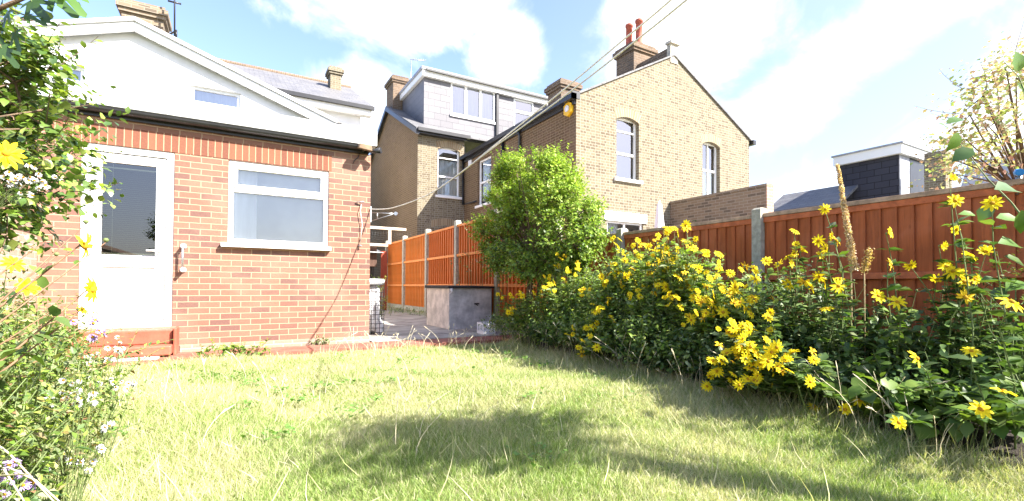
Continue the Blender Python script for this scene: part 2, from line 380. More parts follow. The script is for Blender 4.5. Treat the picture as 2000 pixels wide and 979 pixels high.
def ring(fr, mb, u0, u1, z0, z1, wd, n0, n1, m):
    fr.box(mb, u0, u0 + wd, z0, z1, n0, n1, m); fr.box(mb, u1 - wd, u1, z0, z1, n0, n1, m)
    fr.box(mb, u0 + wd, u1 - wd, z0, z0 + wd, n0, n1, m); fr.box(mb, u0 + wd, u1 - wd, z1 - wd, z1, n0, n1, m)
def room(fr, mb, u0, u1, z0, z1, dn, m, depth=1.2):      # an open box behind a window
    a, b, c, d = u0 - .3, u1 + .3, z0 - .4, z1 + .2; A, B = -dn, -dn - depth
    mb.face([fr.p(a, c, B), fr.p(b, c, B), fr.p(b, d, B), fr.p(a, d, B)], m)
    mb.face([fr.p(a, c, A), fr.p(a, c, B), fr.p(a, d, B), fr.p(a, d, A)], m); mb.face([fr.p(b, c, B), fr.p(b, c, A), fr.p(b, d, A), fr.p(b, d, B)], m)
    mb.face([fr.p(a, d, B), fr.p(b, d, B), fr.p(b, d, A), fr.p(a, d, A)], m); mb.face([fr.p(a, c, A), fr.p(b, c, A), fr.p(b, c, B), fr.p(a, c, B)], m)
def sash(parent, fr, u0, u1, z0, z1, rec=.1, sill=True, bars=0, curtain=None, backing='pale_room', midf=.5, fm='white_paint', arch=None, brickm='yellow_brick', archm='yellow_arch', vbar=False, three=False):
    wn = MB(); ring(fr, wn, u0, u1, z0, z1, .055, -rec - .05, -rec, fm)
    zm = z0 + (z1 - z0) * midf
    fr.box(wn, u0 + .055, u1 - .055, zm - .03, zm + .03, -rec - .045, -rec + .004, fm)
    if three:
        zq = z0 + (z1 - z0) * .78; fr.box(wn, u0 + .055, u1 - .055, zq - .02, zq + .02, -rec - .043, -rec + .002, fm)
    if vbar: fr.box(wn, (u0 + u1) / 2 - .018, (u0 + u1) / 2 + .018, z0 + .055, z1 - .055, -rec - .042, -rec, fm)
    wo_ = wn.build('window', parent)
    g = MB(); g.face([fr.p(u0 + .05, z0 + .05, -rec - .03), fr.p(u1 - .05, z0 + .05, -rec - .03), fr.p(u1 - .05, z1 - .05, -rec - .03), fr.p(u0 + .05, z1 - .05, -rec - .03)], 'glass')
    g.build('pane', wo_)
    if curtain:
        c = MB(); n = 26; zc0, zc1 = curtain[1], curtain[2]
        for k in range(n):
            a0 = u0 + (u1 - u0) * curtain[3] + (u1 - u0) * (curtain[4] - curtain[3]) * k / n; a1 = u0 + (u1 - u0) * curtain[3] + (u1 - u0) * (curtain[4] - curtain[3]) * (k + 1) / n
            n0 = -rec - .12 - .02 * math.sin(k * 1.3); n1 = -rec - .12 - .02 * math.sin((k + 1) * 1.3)
            c.face([fr.p(a0, z0 + (z1 - z0) * zc0, n0), fr.p(a1, z0 + (z1 - z0) * zc0, n1), fr.p(a1, z0 + (z1 - z0) * zc1, n1), fr.p(a0, z0 + (z1 - z0) * zc1, n0)], curtain[0])
        c.build('curtain', wo_)
    r = MB(); room(fr, r, u0, u1, z0, z1, rec + .06, backing); r.build('room', wo_)
    if sill:
        s_ = MB(); fr.box(s_, u0 - .09, u1 + .09, z0 - .09, z0 - .002, -rec, .07, 'white_paint'); s_.build('sill', wo_, .006)
    return wo_
def arch_fill(mb, fr, u0, u1, z1, rise, brickm, archm, depth=.1, band=.24):
    N = 10; um = (u0 + u1) / 2; hw = (u1 - u0) / 2
    arc = [(u0 + (u1 - u0) * k / N, z1 - rise * ((u0 + (u1 - u0) * k / N - um) / hw) ** 2) for k in range(N + 1)]
    for (a, za), (b, zb) in zip(arc, arc[1:]):
        if abs(z1 - za) + abs(z1 - zb) > 1e-5: mb.face([fr.p(a, za), fr.p(b, zb), fr.p(b, z1), fr.p(a, z1)], brickm)
        mb.face([fr.p(a, za), fr.p(a, za, -depth), fr.p(b, zb, -depth), fr.p(b, zb)], brickm)
        ea, eb = (a - um) / hw * .1, (b - um) / hw * .1
        mb.face([fr.p(a, za, .004), fr.p(b, zb, .004), fr.p(b + eb, zb + band, .004), fr.p(a + ea, za + band, .004)], archm, uv=[(a, 0), (b, 0), (b, band), (a, band)])

# ------------------------------------------------------------------ ground
def hgt(x, y):
    return .035 * math.sin(x * 1.3 + 1) * math.cos(y * 1.1) + .018 * math.sin(x * 3.1 + y * 2.3)
BEDX = lambda y: 3.08 + .09 * y + .06 * math.sin(y * 2.1)        # edge between the lawn and the right flower bed
LEFTX = lambda y: -.92 + .05 * math.sin(y * 3)                    # edge of the left bed
def ground_mat():
    m, t, b, o = new_mat('lawn_soil'); tcn = t.node('ShaderNodeTexCoord'); v = tcn.outputs['Object']
    a = t.noise(v, 1.4, 5, .6); c = t.noise(v, 35, 5, .7)
    col = t.mix(t.ramp(a, .35, .65), (.17, .20, .06), (.34, .32, .16)); col = t.mix(t.ramp(c, .3, .7), col, t.mix(1.0, col, (.55, .55, .5), 'MULTIPLY'))
    setcol(t, b, col); b.inputs['Roughness'].default_value = .95; b.inputs['Specular IOR Level'].default_value = .1; bump(t, b, c, .8, .03); return m
M['lawn_soil'] = ground_mat()
g = MB(); g.face([(-400, -400, -.12), (400, -400, -.12), (400, 500, -.12), (-400, 500, -.12)], 'lawn_soil'); tag(g.build('ground'), None, None, kind='structure')
g = MB(); nx, ny = 60, 70; x0, x1, y0, y1 = -3.4, 4.7, -2.5, 6.42
me_v = [[Vector((x0 + (x1 - x0) * i / nx, y0 + (y1 - y0) * j / ny, 0)) for i in range(nx + 1)] for j in range(ny + 1)]
for rr in me_v:
    for p in rr: p.z = hgt(p.x, p.y) * min(1, max(0, (6.4 - p.y) * 2)) - .02
for j in range(ny):
    for i in range(nx):
        g.face([me_v[j][i], me_v[j][i + 1], me_v[j + 1][i + 1], me_v[j + 1][i]], 'lawn_soil', smooth=True)
tag(g.build('lawn'), None, None, kind='structure')
g = MB()
for j in range(40):
    ya, yb = -2.4 + j * .22, -2.4 + (j + 1) * .22
    for k in range(6):
        def P(y, q):
            xl = BEDX(y) + .02; x = xl + (4.72 - xl) * q / 6; z = .035 + .05 * math.sin(q / 6 * math.pi) + .012 * math.sin(x * 9 + y * 7)
            return Vector((x, y, z if q else -.03))
        g.face([P(ya, k), P(ya, k + 1), P(yb, k + 1), P(yb, k)], 'soil', smooth=True)
tag(g.build('flower_bed_soil'), None, None, kind='structure')
g = MB(); g.box(-3.4, 4.6, 6.42, 6.98, -.1, .035, 'red_path'); tag(g.build('red_path'), None, None, kind='structure')
g = MB(); g.box(1.72, 4.62, 6.984, 17.5, -.1, .045, 'patio'); tag(g.build('passage_patio'), None, None, kind='structure')
g = MB()
for i in range(5):
    g.box(1.72, 4.6, 7.6 + i * 1.7, 7.612 + i * 1.7, .045, .047, 'soil')
tag(g.build('paving_joints'), None, None, kind='structure')
g = MB(); g.box(4.98, 30, -1, 9.55, -.1, .0, 'patio'); tag(g.build('neighbouring_yard'), None, None, kind='structure')

# ------------------------------------------------------------------ red brick extension
EY = 7.05; fr = FY(EY); cx1 = atY(723, 450, EY).x
dl, dr = atY(156, 400, EY).x, atY(340, 400, EY).x; dt, db = atY(250, 287, EY).z, .345
wl, wr = atY(445, 400, EY).x, atY(642, 400, EY).x; wt, wb = atY(543, 323, EY).z, atY(543, 479, EY).z
topz = 2.76; exL = -4.6
E = thing('brick_extension', 'single storey red brick extension with white door, wide white window and black gutter', 'extension', (-.5, EY, 0))
m = MB(); fr.wall(m, exL, cx1, .02, topz, [(dl, dr, db, dt), (wl, wr, wb, wt)], 'red_brick', .11)
m.face([(cx1, EY, .02), (cx1, 10.5, .02), (cx1, 10.5, topz), (cx1, EY, topz)], 'red_brick'); m.face([(exL, 10.5, .02), (exL, EY, .02), (exL, EY, topz), (exL, 10.5, topz)], 'red_brick')
m.build('wall', E)
m = MB(); sz = max(dt, wt); fr.box(m, dl - .25, atY(648, 300, EY).x, sz + .002, sz + .222, -.02, .004, 'red_soldier')
m.build('soldier_course', E)
m = MB(); fr.box(m, atY(352, 660, EY).x, cx1 + .004, .02, .115, -.02, .007, 'pale_brick'); m.build('plinth', E)
# roof edge
m = MB(); fr.box(m, exL, cx1 + .06, topz + .11, topz + .34, -.05, .12, 'felt_grey'); m.build('roof_edge', E, .012)
m = MB(); m.box(exL, cx1 + .02, EY + .06, 10.45, topz + .08, topz + .27, 'dark_felt'); m.build('flat_roof', E)
m = MB(); fr.box(m, exL, cx1 - .04, topz, topz + .11, 0, .04, 'black_plastic')
prof = [(math.cos(a) * .055, math.sin(a) * .055) for a in [math.pi + math.pi * k / 8 for k in range(9)]]
for (a, b), (c, d) in zip(prof, prof[1:]):
    m.face([fr.p(exL, topz + .085 + b, .10 + a), fr.p(cx1 - .02, topz + .085 + b, .10 + a), fr.p(cx1 - .02, topz + .085 + d, .10 + c), fr.p(exL, topz + .085 + d, .10 + c)], 'black_plastic', smooth=True)
m.build('gutter', E)
# door
dm = MB(); ring(fr, dm, dl + .003, dr - .003, db, dt - .003, .075, -.1, -.012, 'upvc'); DO = dm.build('door_frame', E, .006)
a, b = dl + .085, dr - .085; zb_, zt_ = db + .085, dt - .09; gz0 = atY(250, 498, EY).z
dm = MB()
st = .095
fr.box(dm, a, a + st, zb_, zt_, -.09, -.03, 'upvc'); fr.box(dm, b - st, b, zb_, zt_, -.09, -.03, 'upvc')
fr.box(dm, a + st, b - st, zt_ - .10, zt_, -.09, -.03, 'upvc'); fr.box(dm, a + st, b - st, zb_, zb_ + .11, -.09, -.03, 'upvc')
fr.box(dm, a + st, b - st, gz0 - .14, gz0, -.09, -.03, 'upvc'); fr.box(dm, a + st, b - st, zb_ + .11, gz0 - .14, -.08, -.05, 'upvc')
DL = dm.build('door', E, .005)
dm = MB(); dm.face([fr.p(a + st - .01, gz0 - .01, -.06), fr.p(b - st + .01, gz0 - .01, -.06), fr.p(b - st + .01, zt_ - .09, -.06), fr.p(a + st - .01, zt_ - .09, -.06)], 'door_glass'); dm.build('pane', DL)
dm = MB(); z = gz0 + .01
while z < zt_ - .11:
    dm.face([fr.p(a + st, z, -.085), fr.p(b - st, z, -.085), fr.p(b - st, z + .004, -.105), fr.p(a + st, z + .004, -.105)], 'blind'); z += .0235
fr.box(dm, a + st, b - st, zt_ - .16, zt_ - .145, -.11, -.08, 'blind'); fr.box(dm, a + st, b - st, gz0 + .012, gz0 + .026, -.11, -.08, 'blind')
fr.box(dm, a + st + .09, a + st + .093, gz0, zt_ - .11, -.08, -.078, 'blind')
dm.build('blind', DL)
dm = MB(); room(fr, dm, a + st, b - st, gz0 - .9, zt_, .12, 'dark_room', 1.6); dm.build('room', DL)
dm = MB(); hu = b - .045; hz = gz0 + .06
fr.box(dm, hu - .018, hu + .018, hz - .11, hz + .08, -.03, -.018, 'upvc'); dm.tube([fr.p(hu, hz, -.03), fr.p(hu, hz, .025), fr.p(hu - .03, hz, .03), fr.p(hu - .13, hz, .028)], .011, 'upvc', 8)
dm.build('door_handle', DL)
# steps
S = thing('door_steps', 'two red painted concrete steps on a grey footing below the white back door', 'steps', (-.9, 6.8, 0))
m = MB(); sl, sr = dl - .02, dr + .035
m.box(sl, sr, 6.80, EY - .002, .165, .33, 'red_paint'); m.build('step', S, .015)
m = MB(); m.box(sl - .02, sr + .005, 6.58, EY - .002, .055, .163, 'red_paint'); m.build('step', S, .015)
m = MB(); m.box(sl - .02, sr - .1, 6.44, 6.9, .0, .052, 'concrete'); m.build('footing', S, .01)
m = MB(); m.box(sr + .006, sr + .04, 6.74, EY - .002, .03, .345, 'red_paint'); m.build('kerb', S, .01)
# window
wm = MB(); ring(fr, wm, wl + .003, wr - .003, wb + .003, wt - .003, .06, -.1, -.015, 'upvc')
zt2 = atY(543, 375, EY).z
fr.box(wm, wl + .06, wr - .06, zt2 - .045, zt2 + .01, -.098, -.013, 'upvc')
ring(fr, wm, wl + .065, wr - .065, zt2 + .012, wt - .065, .04, -.06, .0, 'upvc')
WO = wm.build('window', E, .005)
wm = MB(); wm.face([fr.p(wl + .09, zt2 + .04, -.04), fr.p(wr - .09, zt2 + .04, -.04), fr.p(wr - .09, wt - .09, -.04), fr.p(wl + .09, wt - .09, -.04)], 'kitchen_glass'); wm.build('pane', WO)
wm = MB(); wm.face([fr.p(wl + .05, wb + .05, -.05), fr.p(wr - .05, wb + .05, -.05), fr.p(wr - .05, zt2 - .03, -.05), fr.p(wl + .05, zt2 - .03, -.05)], 'kitchen_glass'); wm.build('pane', WO)
wm = MB(); room(fr, wm, wl, wr, wb, wt, .115, 'pale_room', 1.8); wm.build('room', WO)
wm = MB(); fr.box(wm, wl + .02, wl + .33, wb + .03, wt - .03, -.111, -.108, 'curtain'); wm.build('roller_blind', WO)
wm = MB(); fr.box(wm, wl + .62, wl + .9, wb + .02, wb + .5, -.9, -.6, 'sheet'); wm.build('cupboard', WO)
wm = MB(); wm.face([fr.p(wl + .05, wb + .03, -.112), fr.p(wr - .05, wb + .03, -.112), fr.p(wr - .05, wt - .03, -.112), fr.p(wl + .05, wt - .03, -.112)], 'frosted'); wm.build('frosted_film', WO)
wm = MB(); fr.box(wm, wl - .07, wr + .03, wb - .05, wb + .002, -.012, .075, 'upvc'); wm.build('sill', WO, .008)
# grab rail
gu = atY(358, 500, EY).x; gz1, gz2 = atY(358, 481, EY).z, atY(358, 527, EY).z
G = thing('grab_rail', 'short white grab rail fixed upright on the bricks beside the door', 'grab rail', (gu, EY, gz2))
m = MB(); m.tube([fr.p(gu, gz2, .085), fr.p(gu, gz1, .085)], .013, 'metal', 8); m.build('bar', G)
for zz in (gz1, gz2):
    m = MB(); m.tube([fr.p(gu, zz, 0), fr.p(gu, zz, .012), fr.p(gu, zz, .02), fr.p(gu, zz, .105)], [.034, .034, .022, .02], 'alarm_white', 12); m.build('bracket', G)
# security lamp
lx = atY(712, 292, EY - .15); L_ = thing('security_lamp', 'brown and black floodlight fixed under the gutter at the corner of the brick wall', 'floodlight', (lx.x, EY, lx.z))
m = MB(); x, z = lx.x, lx.z
m.hexa([(x - .10, EY - .24, z - .01), (x + .09, EY - .24, z - .03), (x + .09, EY - .10, z - .01), (x - .10, EY - .10, z + .02), (x - .08, EY - .25, z + .06), (x + .08, EY - .25, z + .05), (x + .08, EY - .10, z + .08), (x - .08, EY - .10, z + .09)], 'lamp_brown'); m.build('housing', L_, .008)
m = MB(); m.tube([(x, EY, z), (x, EY - .1, z + .02)], .02, 'black_plastic', 8); m.tube([(x + .05, EY - .1, z - .0), (x + .14, EY - .14, z + .0), (x + .22, EY - .2, z + .01)], [.02, .03, .045], 'black_plastic', 10); m.build('sensor', L_)
m = MB(); m.tube([(x - .03, EY - .01, z), (x - .06, EY - .02, z - .09), (x - .11, EY - .02, z - .14), (x - .13, EY - .005, z - .19)], .006, 'black_plastic', 5); m.build('cable', L_)
# ropes hanging on the wall
hk = atY(706, 398, EY - .02); hb = atY(703, 480, EY - .02)
m = MB(); m.tube([hk, hk + Vector((-.02, -.02, -.1)), hk + Vector((.01, -.02, -.3)), hb], .005, 'rope', 5)
m.tube([hk + Vector((-.07, 0, .02)), hk + Vector((.03, -.03, .03))], .01, 'metal', 6); m.tube([hb + Vector((-.02, .02, 0)), hb + Vector((.02, -.03, 0))], .012, 'metal', 6)
tag(m.build('hanging_cord', None, origin=(hb.x, hb.y, hb.z)), 'thin cord hanging from a hook on the right end of the red brick wall', 'cord')
# ------------------------------------------------------------------ washing lines, sagging overhead from the corner
def rope(name, pts, d0, d1, r, label, grp):
    n = len(pts); out = []
    for k in range(n):
        t = k / (n - 1); out.append(pts[k])
    P3 = [atD(px, py, d) for (px, py, d) in pts]
    # smooth
    fine = []
    for i in range(len(P3) - 1):
        p0, p1, p2, p3 = P3[max(i - 1, 0)], P3[i], P3[i + 1], P3[min(i + 2, len(P3) - 1)]
        for k in range(6):
            t = k / 6; fine.append(.5 * ((2 * p1) + (p2 - p0) * t + (2 * p0 - 5 * p1 + 4 * p2 - p3) * t * t + (3 * p1 - p0 - 3 * p2 + p3) * t ** 3))
    fine.append(P3[-1]); mb = MB(); mb.tube(fine, r, 'rope', 6); tag(mb.build(name, None, origin=tuple(P3[0])), label, 'washing line', grp)
rope('washing_line', [(721, 408, 6.97), (745, 408.5, 6.8), (770, 405, 6.6), (815, 389.5, 6.3), (860, 366, 6.0), (960, 291, 5.3), (1080, 204, 4.5), (1200, 112, 3.9), (1340, 0, 3.3), (1560, -190, 2.6)], 0, 0, .007, 'lower of two white washing lines, running from the brick corner up over the garden', 'white washing lines overhead')
rope('washing_line', [(858, 367, 6.02), (905, 334, 5.7), (960, 288, 5.3), (1090, 184, 4.5), (1200, 92, 3.95), (1310, 0, 3.4), (1520, -190, 2.7)], 0, 0, .007, 'upper of two white washing lines, branching off above the passage fence', 'white washing lines overhead')
m = MB(); q = atY(722, 414, 7.3)
p1, p2, p3 = atD(722, 415, 7.3), atD(772, 417, 7.3), atD(722, 432, 7.3)
m.tube([p1, p2], .006, 'metal', 6); m.tube([p3, p2], .006, 'metal', 6); m.tube([atD(737, 415.5, 7.3), atD(737, 427, 7.3)], .008, 'metal', 6)
m.tube([p2 + Vector((0, -.02, 0)), p2 + Vector((.02, .02, .0))], .028, 'metal', 10); m.box(cx1 + .002, cx1 + .03, 7.1, 7.2, p3.z - .05, p1.z + .05, 'metal')
tag(m.build('line_bracket', None, origin=(cx1, 7.1, p2.z)), 'folding wire bracket with a ring sticking out of the brick corner', 'bracket')
m = MB(); p = atX(1986, 345, 4.8); p = Vector((4.8, p.y, p.z))
m.tube([p + Vector((0, 0, -.13)), p + Vector((-.02, -.02, .0))], .014, 'metal', 8); m.tube([p + Vector((-.01, .07, -.13)), p + Vector((-.02, -.02, .0))], .012, 'metal', 8)
m.tube([p + Vector((-.05, -.03, .02)), p + Vector((.02, .0, .035))], .024, 'blue_plastic', 10)
tag(m.build('line_tensioner', None, origin=(p.x, p.y, p.z - .13)), 'small blue capped metal clip standing on the fence top at the far right', 'clip')

# ------------------------------------------------------------------ white house with gable
GY = 10.5; fr = FY(GY); ap = atY(265, 48, GY); re = atY(642, 236, GY); gl = 2 * ap.x - re.x
WH = thing('white_house', 'white rendered back wing with shallow gable, white bargeboards and small high windows', 'house', (ap.x, GY, 0))
m = MB()
w2 = (atY(372, 190, GY).x, atY(470, 190, GY).x, atY(420, 214, GY).z, atY(420, 173, GY).z)
w3 = (atY(105, 140, GY).x, atY(165, 140, GY).x, atY(135, 162, GY).z, atY(135, 125, GY).z)
gable(fr, m, gl + .1, re.x - .1, .3, re.z - .1, ap.x, ap.z - .12, [w2, w3], 'white_render', .1)
m.face([(re.x - .1, GY, .3), (re.x - .1, 16.5, .3), (re.x - .1, 16.5, re.z - .1), (re.x - .1, GY, re.z - .1)], 'white_render')
m.build('wall', WH)
m = MB(); dy = Vector((0, 6, 0))
for (e, sgn) in ((re.x + .12, 1), (gl - .12, -1)):
    A = Vector((ap.x, GY - .1, ap.z + .05)); B = Vector((e, GY - .1, re.z - .05)); q = [A, A + dy, B + dy, B]
    if sgn > 0: q = q[::-1]
    m.face(q, 'slate')
m.build('roof', WH)
def barge(parent, A, B, th, dep, matn='white_paint'):
    mb = MB(); A = Vector(A); B = Vector(B); d = Vector((0, dep, 0)); up = Vector((0, 0, th))
    mb.hexa([A, B, B + d, A + d, A + up, B + up, B + d + up, A + d + up] if B.x > A.x else [B, A, A + d, B + d, B + up, A + up, A + d + up, B + d + up], matn)
    return mb.build('bargeboard', parent, .01)
for e in (re.x + .14, gl - .14):
    barge(WH, (ap.x, GY - .13, ap.z - .17), (e, GY - .13, re.z - .24), .17, .04); barge(WH, (ap.x, GY - .17, ap.z + .003), (e, GY - .17, re.z - .067), .07, .10)
m = MB(); m.box(re.x + .1, re.x + .22, GY - .28, 15, re.z - .2, re.z - .1, 'black_plastic'); m.box(re.x + .06, re.x + .17, GY - .2, GY - .05, re.z - .45, re.z - .2, 'black_plastic'); m.build('gutter', WH)
sash(WH, fr, w2[0], w2[1], w2[2], w2[3], .06, False, curtain=('curtain_blue', 0, 1, 0, 1), midf=.0, fm='upvc')
sash(WH, fr, w3[0], w3[1], w3[2], w3[3], .06, False, midf=.0, fm='upvc', curtain=('curtain_blue', 0, .8, 0, 1))
# main white house with slate roof
MY = 16.5; fm = FY(MY); ev = atY(725, 213, MY); rg = 20.0; rz = atY(668, 168, rg).z
MH = thing('slate_roof_house', 'main white terraced house behind, grey slate roof with brown ridge tiles', 'house', (0, MY, 0))
m = MB(); ww = (atY(633, 240, MY).x, atY(667, 240, MY).x, atY(650, 262, MY).z, atY(650, 236, MY).z)
xr = ev.x - .35
fm.wall(m, -6, xr, .1, ev.z - .12, [ww], 'white_render', .1)
m.face([(xr, MY, .1), (xr, 23.5, .1), (xr, 23.5, ev.z - .12), (xr, MY, ev.z - .12)], 'white_render'); m.face([(xr, MY, ev.z - .12), (xr, 23.5, ev.z - .12), (xr, rg, rz - .1)], 'white_render')
m.build('wall', MH)
m = MB(); m.hexa([(-6, MY - .3, ev.z - .06), (ev.x, MY - .3, ev.z - .06), (ev.x - .0, rg, rz - .06), (-6, rg, rz - .06), (-6, MY - .3, ev.z), (ev.x, MY - .3, ev.z), (ev.x, rg, rz), (-6, rg, rz)], 'slate')
m.hexa([(-6, rg, rz - .06), (ev.x, rg, rz - .06), (ev.x, 23.6, ev.z - .06), (-6, 23.6, ev.z - .06), (-6, rg, rz), (ev.x, rg, rz), (ev.x, 23.6, ev.z), (-6, 23.6, ev.z)], 'slate')
m.build('roof', MH)
m = MB(); m.tube([(-6, rg, rz + .0), (ev.x, rg, rz + .0)], .09, 'chimney_brick', 8); m.build('ridge_tiles', MH)
m = MB(); m.box(-6, ev.x + .02, MY - .40, MY - .305, ev.z - .16, ev.z - .04, 'black_plastic'); m.build('gutter', MH)
m = MB(); m.box(-6, ev.x - .05, MY - .30, MY - .002, ev.z - .33, ev.z - .07, 'white_paint'); m.build('fascia', MH)
sash(MH, fm, *ww, .06, False, midf=.5, fm='upvc', curtain=('curtain_blue', 0, 1, 0, 1))
def chimney(parent, x0, x1, y0, y1, z0, z1, matn='chimney_brick', pots=(), cap=True, name='chimney', pr=.11, ph=.55):
    mb = MB(); mb.box(x0, x1, y0, y1, z0, z1 - .28, matn)
    if cap:
        mb.box(x0 - .05, x1 + .05, y0 - .05, y1 + .05, z1 - .278, z1 - .2, matn); mb.box(x0 - .09, x1 + .09, y0 - .09, y1 + .09, z1 - .198, z1 - .08, matn)
        mb.box(x0 - .03, x1 + .03, y0 - .03, y1 + .03, z1 - .078, z1, matn)
    c = mb.build(name, parent)
    for (px_, py_, h) in pots:
        pm = MB(); pm.lathe((px_, py_, z1 - .02), [(pr * .95, 0), (pr * 1.05, .05), (pr * .9, .08), (pr * .82, h - .1), (pr * 1.0, h - .09), (pr * 1.0, h - .02), (pr * .85, h)], 'pot', 14)
        pm.build('chimney_pot', c)
    return c
c0, c1 = atY(641, 150, 18.6).x, atY(671, 150, 18.6).x; chimney(MH, c0 + .08, c1 - .08, 18.6, 19.2, 7.5, atY(656, 130, 18.6).z, 'yellow_brick')
# chimney of the white wing
c0, c1 = atY(230, 40, 13).x, atY(330, 40, 13).x; zc = atY(280, 6, 13).z
CH = chimney(WH, c0 + .06, c1 - .1, 13, 13.6, 4.4, zc, 'old_brick')
m = MB(); pa = atY(341, 70, 12.6); pb = atY(341, 0, 12.6); m.tube([pa, pb, pb + Vector((0, 0, .5))], .018, 'black_plastic', 6)
m.tube([pb + Vector((-.12, 0, -.05)), pb + Vector((.12, 0, -.05))], .02, 'black_plastic', 6); m.tube([pb + Vector((-.08, 0, .08)), pb + Vector((.1, 0, .1))], .03, 'black_plastic', 6)
m.tube([pa + Vector((-.1, .2, .1)), pa + Vector((.03, 0, .13)), pa + Vector((.03, .0, -.02)), pa + Vector((-.1, .2, -.02))], .02, 'black_plastic', 6)
m.build('aerial', WH)
# red tiled roof at far left
rt = thing('red_tiled_house', 'strip of red tiled roof behind the fig leaves at top left', 'house', (-7.5, 14, 0))
p = atY(40, 40, 14); m = MB()
m.hexa([(-14, 13.5, p.z - .9), (p.x + .9, 13.5, p.z - .9), (p.x + .9, 17, p.z + .15), (-14, 17, p.z + .15), (-14, 13.5, p.z - .8), (p.x + .9, 13.5, p.z - .8), (p.x + .9, 17, p.z + .25), (-14, 17, p.z + .25)], 'red_tile'); m.build('roof', rt)
m = MB(); m.box(-14, p.x + .8, 13.8, 19, .1, p.z - .95, 'white_render'); m.build('wall', rt)

# ------------------------------------------------------------------ yellow stock brick house
YX = atY(815, 400, MY).x; AX = atY(906, 400, MY).x; AY = atX(1125, 300, AX).y; gx1 = atY(1463, 300, AY).x
YH = thing('yellow_brick_house', 'large yellow brick house with slate clad loft dormer and gabled back wing', 'house', (AX, AY, 0))
eave = atY(817, 252, MY).z; RY = 20.3; rz2 = atX(760, 208, YX).z
fs = FX(YX); fm2 = FY(MY)
m = MB()
w4 = (atY(855, 330, MY).x, atY(898, 330, MY).x, atY(877, 383, MY).z, atY(877, 288, MY).z)
fm2.wall(m, YX, AX, .1, eave - .05, [w4], 'yellow_brick', .1)
arch_fill(m, fm2, w4[0], w4[1], w4[3], .1, 'yellow_brick', 'yellow_arch', .1)
m.build('wall', YH)
# blocked lower arch
m = MB(); a_ = (atY(842, 400, MY).x, atY(900, 400, MY).x, atY(870, 440, MY).z); N = 8
for k in range(N):
    ua, ub = a_[0] + (a_[1] - a_[0]) * k / N, a_[0] + (a_[1] - a_[0]) * (k + 1) / N; um = (a_[0] + a_[1]) / 2; hw = (a_[1] - a_[0]) / 2
    za, zb = a_[2] - .12 * ((ua - um) / hw) ** 2, a_[2] - .12 * ((ub - um) / hw) ** 2
    m.face([fm2.p(ua, za, .005), fm2.p(ub, zb, .005), fm2.p(ub, zb + .26, .005), fm2.p(ua, za + .26, .005)], 'yellow_arch', uv=[(ua, 0), (ub, 0), (ub, .26), (ua, .26)])
m.build('brick_arch', YH)
m = MB(); yf = 2 * RY - MY
m.face([(YX, yf, .1), (YX, MY, .1), (YX, MY, eave - .05), (YX, yf, eave - .05)], 'yellow_shaded'); m.face([(YX, yf, eave - .05), (YX, MY, eave - .05), (YX, RY, rz2 - .1)], 'yellow_shaded')
m.build('side_wall', YH)
m = MB(); xe = 17.0
for (ya, yb) in ((MY - .25, RY), (yf + .25, RY)):
    lo_, hi_ = (ya, yb) if ya < yb else (yb, ya); zl, zh = (eave - .02, rz2) if ya < yb else (rz2, eave - .02)
    m.hexa([(YX - .14, lo_, zl - .07), (xe, lo_, zl - .07), (xe, hi_, zh - .07), (YX - .14, hi_, zh - .07), (YX - .14, lo_, zl), (xe, lo_, zl), (xe, hi_, zh), (YX - .14, hi_, zh)], 'slate')
m.build('roof', YH)
m = MB(); B0 = Vector((YX - .16, MY - .27, eave - .26)); B1 = Vector((YX - .16, RY, rz2 - .22)); B2 = Vector((YX - .16, yf + .27, eave - .26)); dx_ = Vector((.1, 0, 0)); up = Vector((0, 0, .19))
for a, b in ((B1, B0), (B2, B1)): m.hexa([a, b, b + dx_, a + dx_, a + up, b + up, b + dx_ + up, a + dx_ + up], 'black_plastic')
m.build('verge_board', YH)
m = MB(); m.box(YX - .1, AX + .1, MY - .36, MY - .252, eave - .14, eave - .02, 'black_plastic'); m.box(YX, AX, MY - .25, MY - .005, eave - .2, eave - .1, 'black_plastic'); m.build('gutter', YH)
sash(YH, fm2, *w4, .1, True, midf=.4, fm='upvc', three=True, curtain=('curtain', 0, .75, 0, 1))
# dormer
DY = 17.2; fd = FY(DY); dx0 = atY(828, 200, DY).x; dx1 = atY(1068, 200, DY).x; dz0 = eave + .1; dz1 = atY(828, 150, DY).z
d1 = (atY(880, 200, DY).x, atY(966, 200, DY).x, atY(920, 230, DY).z, atY(920, 168, DY).z)
d2 = (atY(1003, 215, DY).x, atY(1041, 215, DY).x, atY(1020, 255, DY).z, atY(1020, 196, DY).z)
m = MB(); fd.wall(m, dx0, dx1, dz0, dz1, [d1, d2], 'dormer_slate', .08)
m.face([(dx0, 20.9, dz0), (dx0, DY, dz0), (dx0, DY, dz1), (dx0, 20.9, dz1)], 'dormer_slate'); m.face([(dx1, DY, dz0), (dx1, 20.9, dz0), (dx1, 20.9, dz1), (dx1, DY, dz1)], 'dormer_slate')
DM = m.build('dormer', YH)
m = MB(); m.box(dx0 - .12, dx1 + .12, DY - .16, 21.0, dz1 + .002, dz1 + .22, 'white_paint'); m.build('fascia', DM)
m = MB(); m.box(dx0 - .16, dx1 + .16, DY - .2, 21.0, dz1 + .222, dz1 + .33, 'lead'); m.build('dormer_roof', DM)
xp = atY(970, 200, DY).x; m = MB(); m.box(xp - .05, xp + .05, DY - .1, DY - .002, dz0 - .3, dz1 - .002, 'black_plastic'); m.box(dx0, dx1, DY - .26, DY - .205, dz1 + .18, dz1 + .25, 'black_plastic'); m.build('downpipe', DM)
wd = MB(); ring(fd, wd, *d1, .06, -.07, .02, 'upvc'); u3 = (d1[1] - d1[0]) / 3
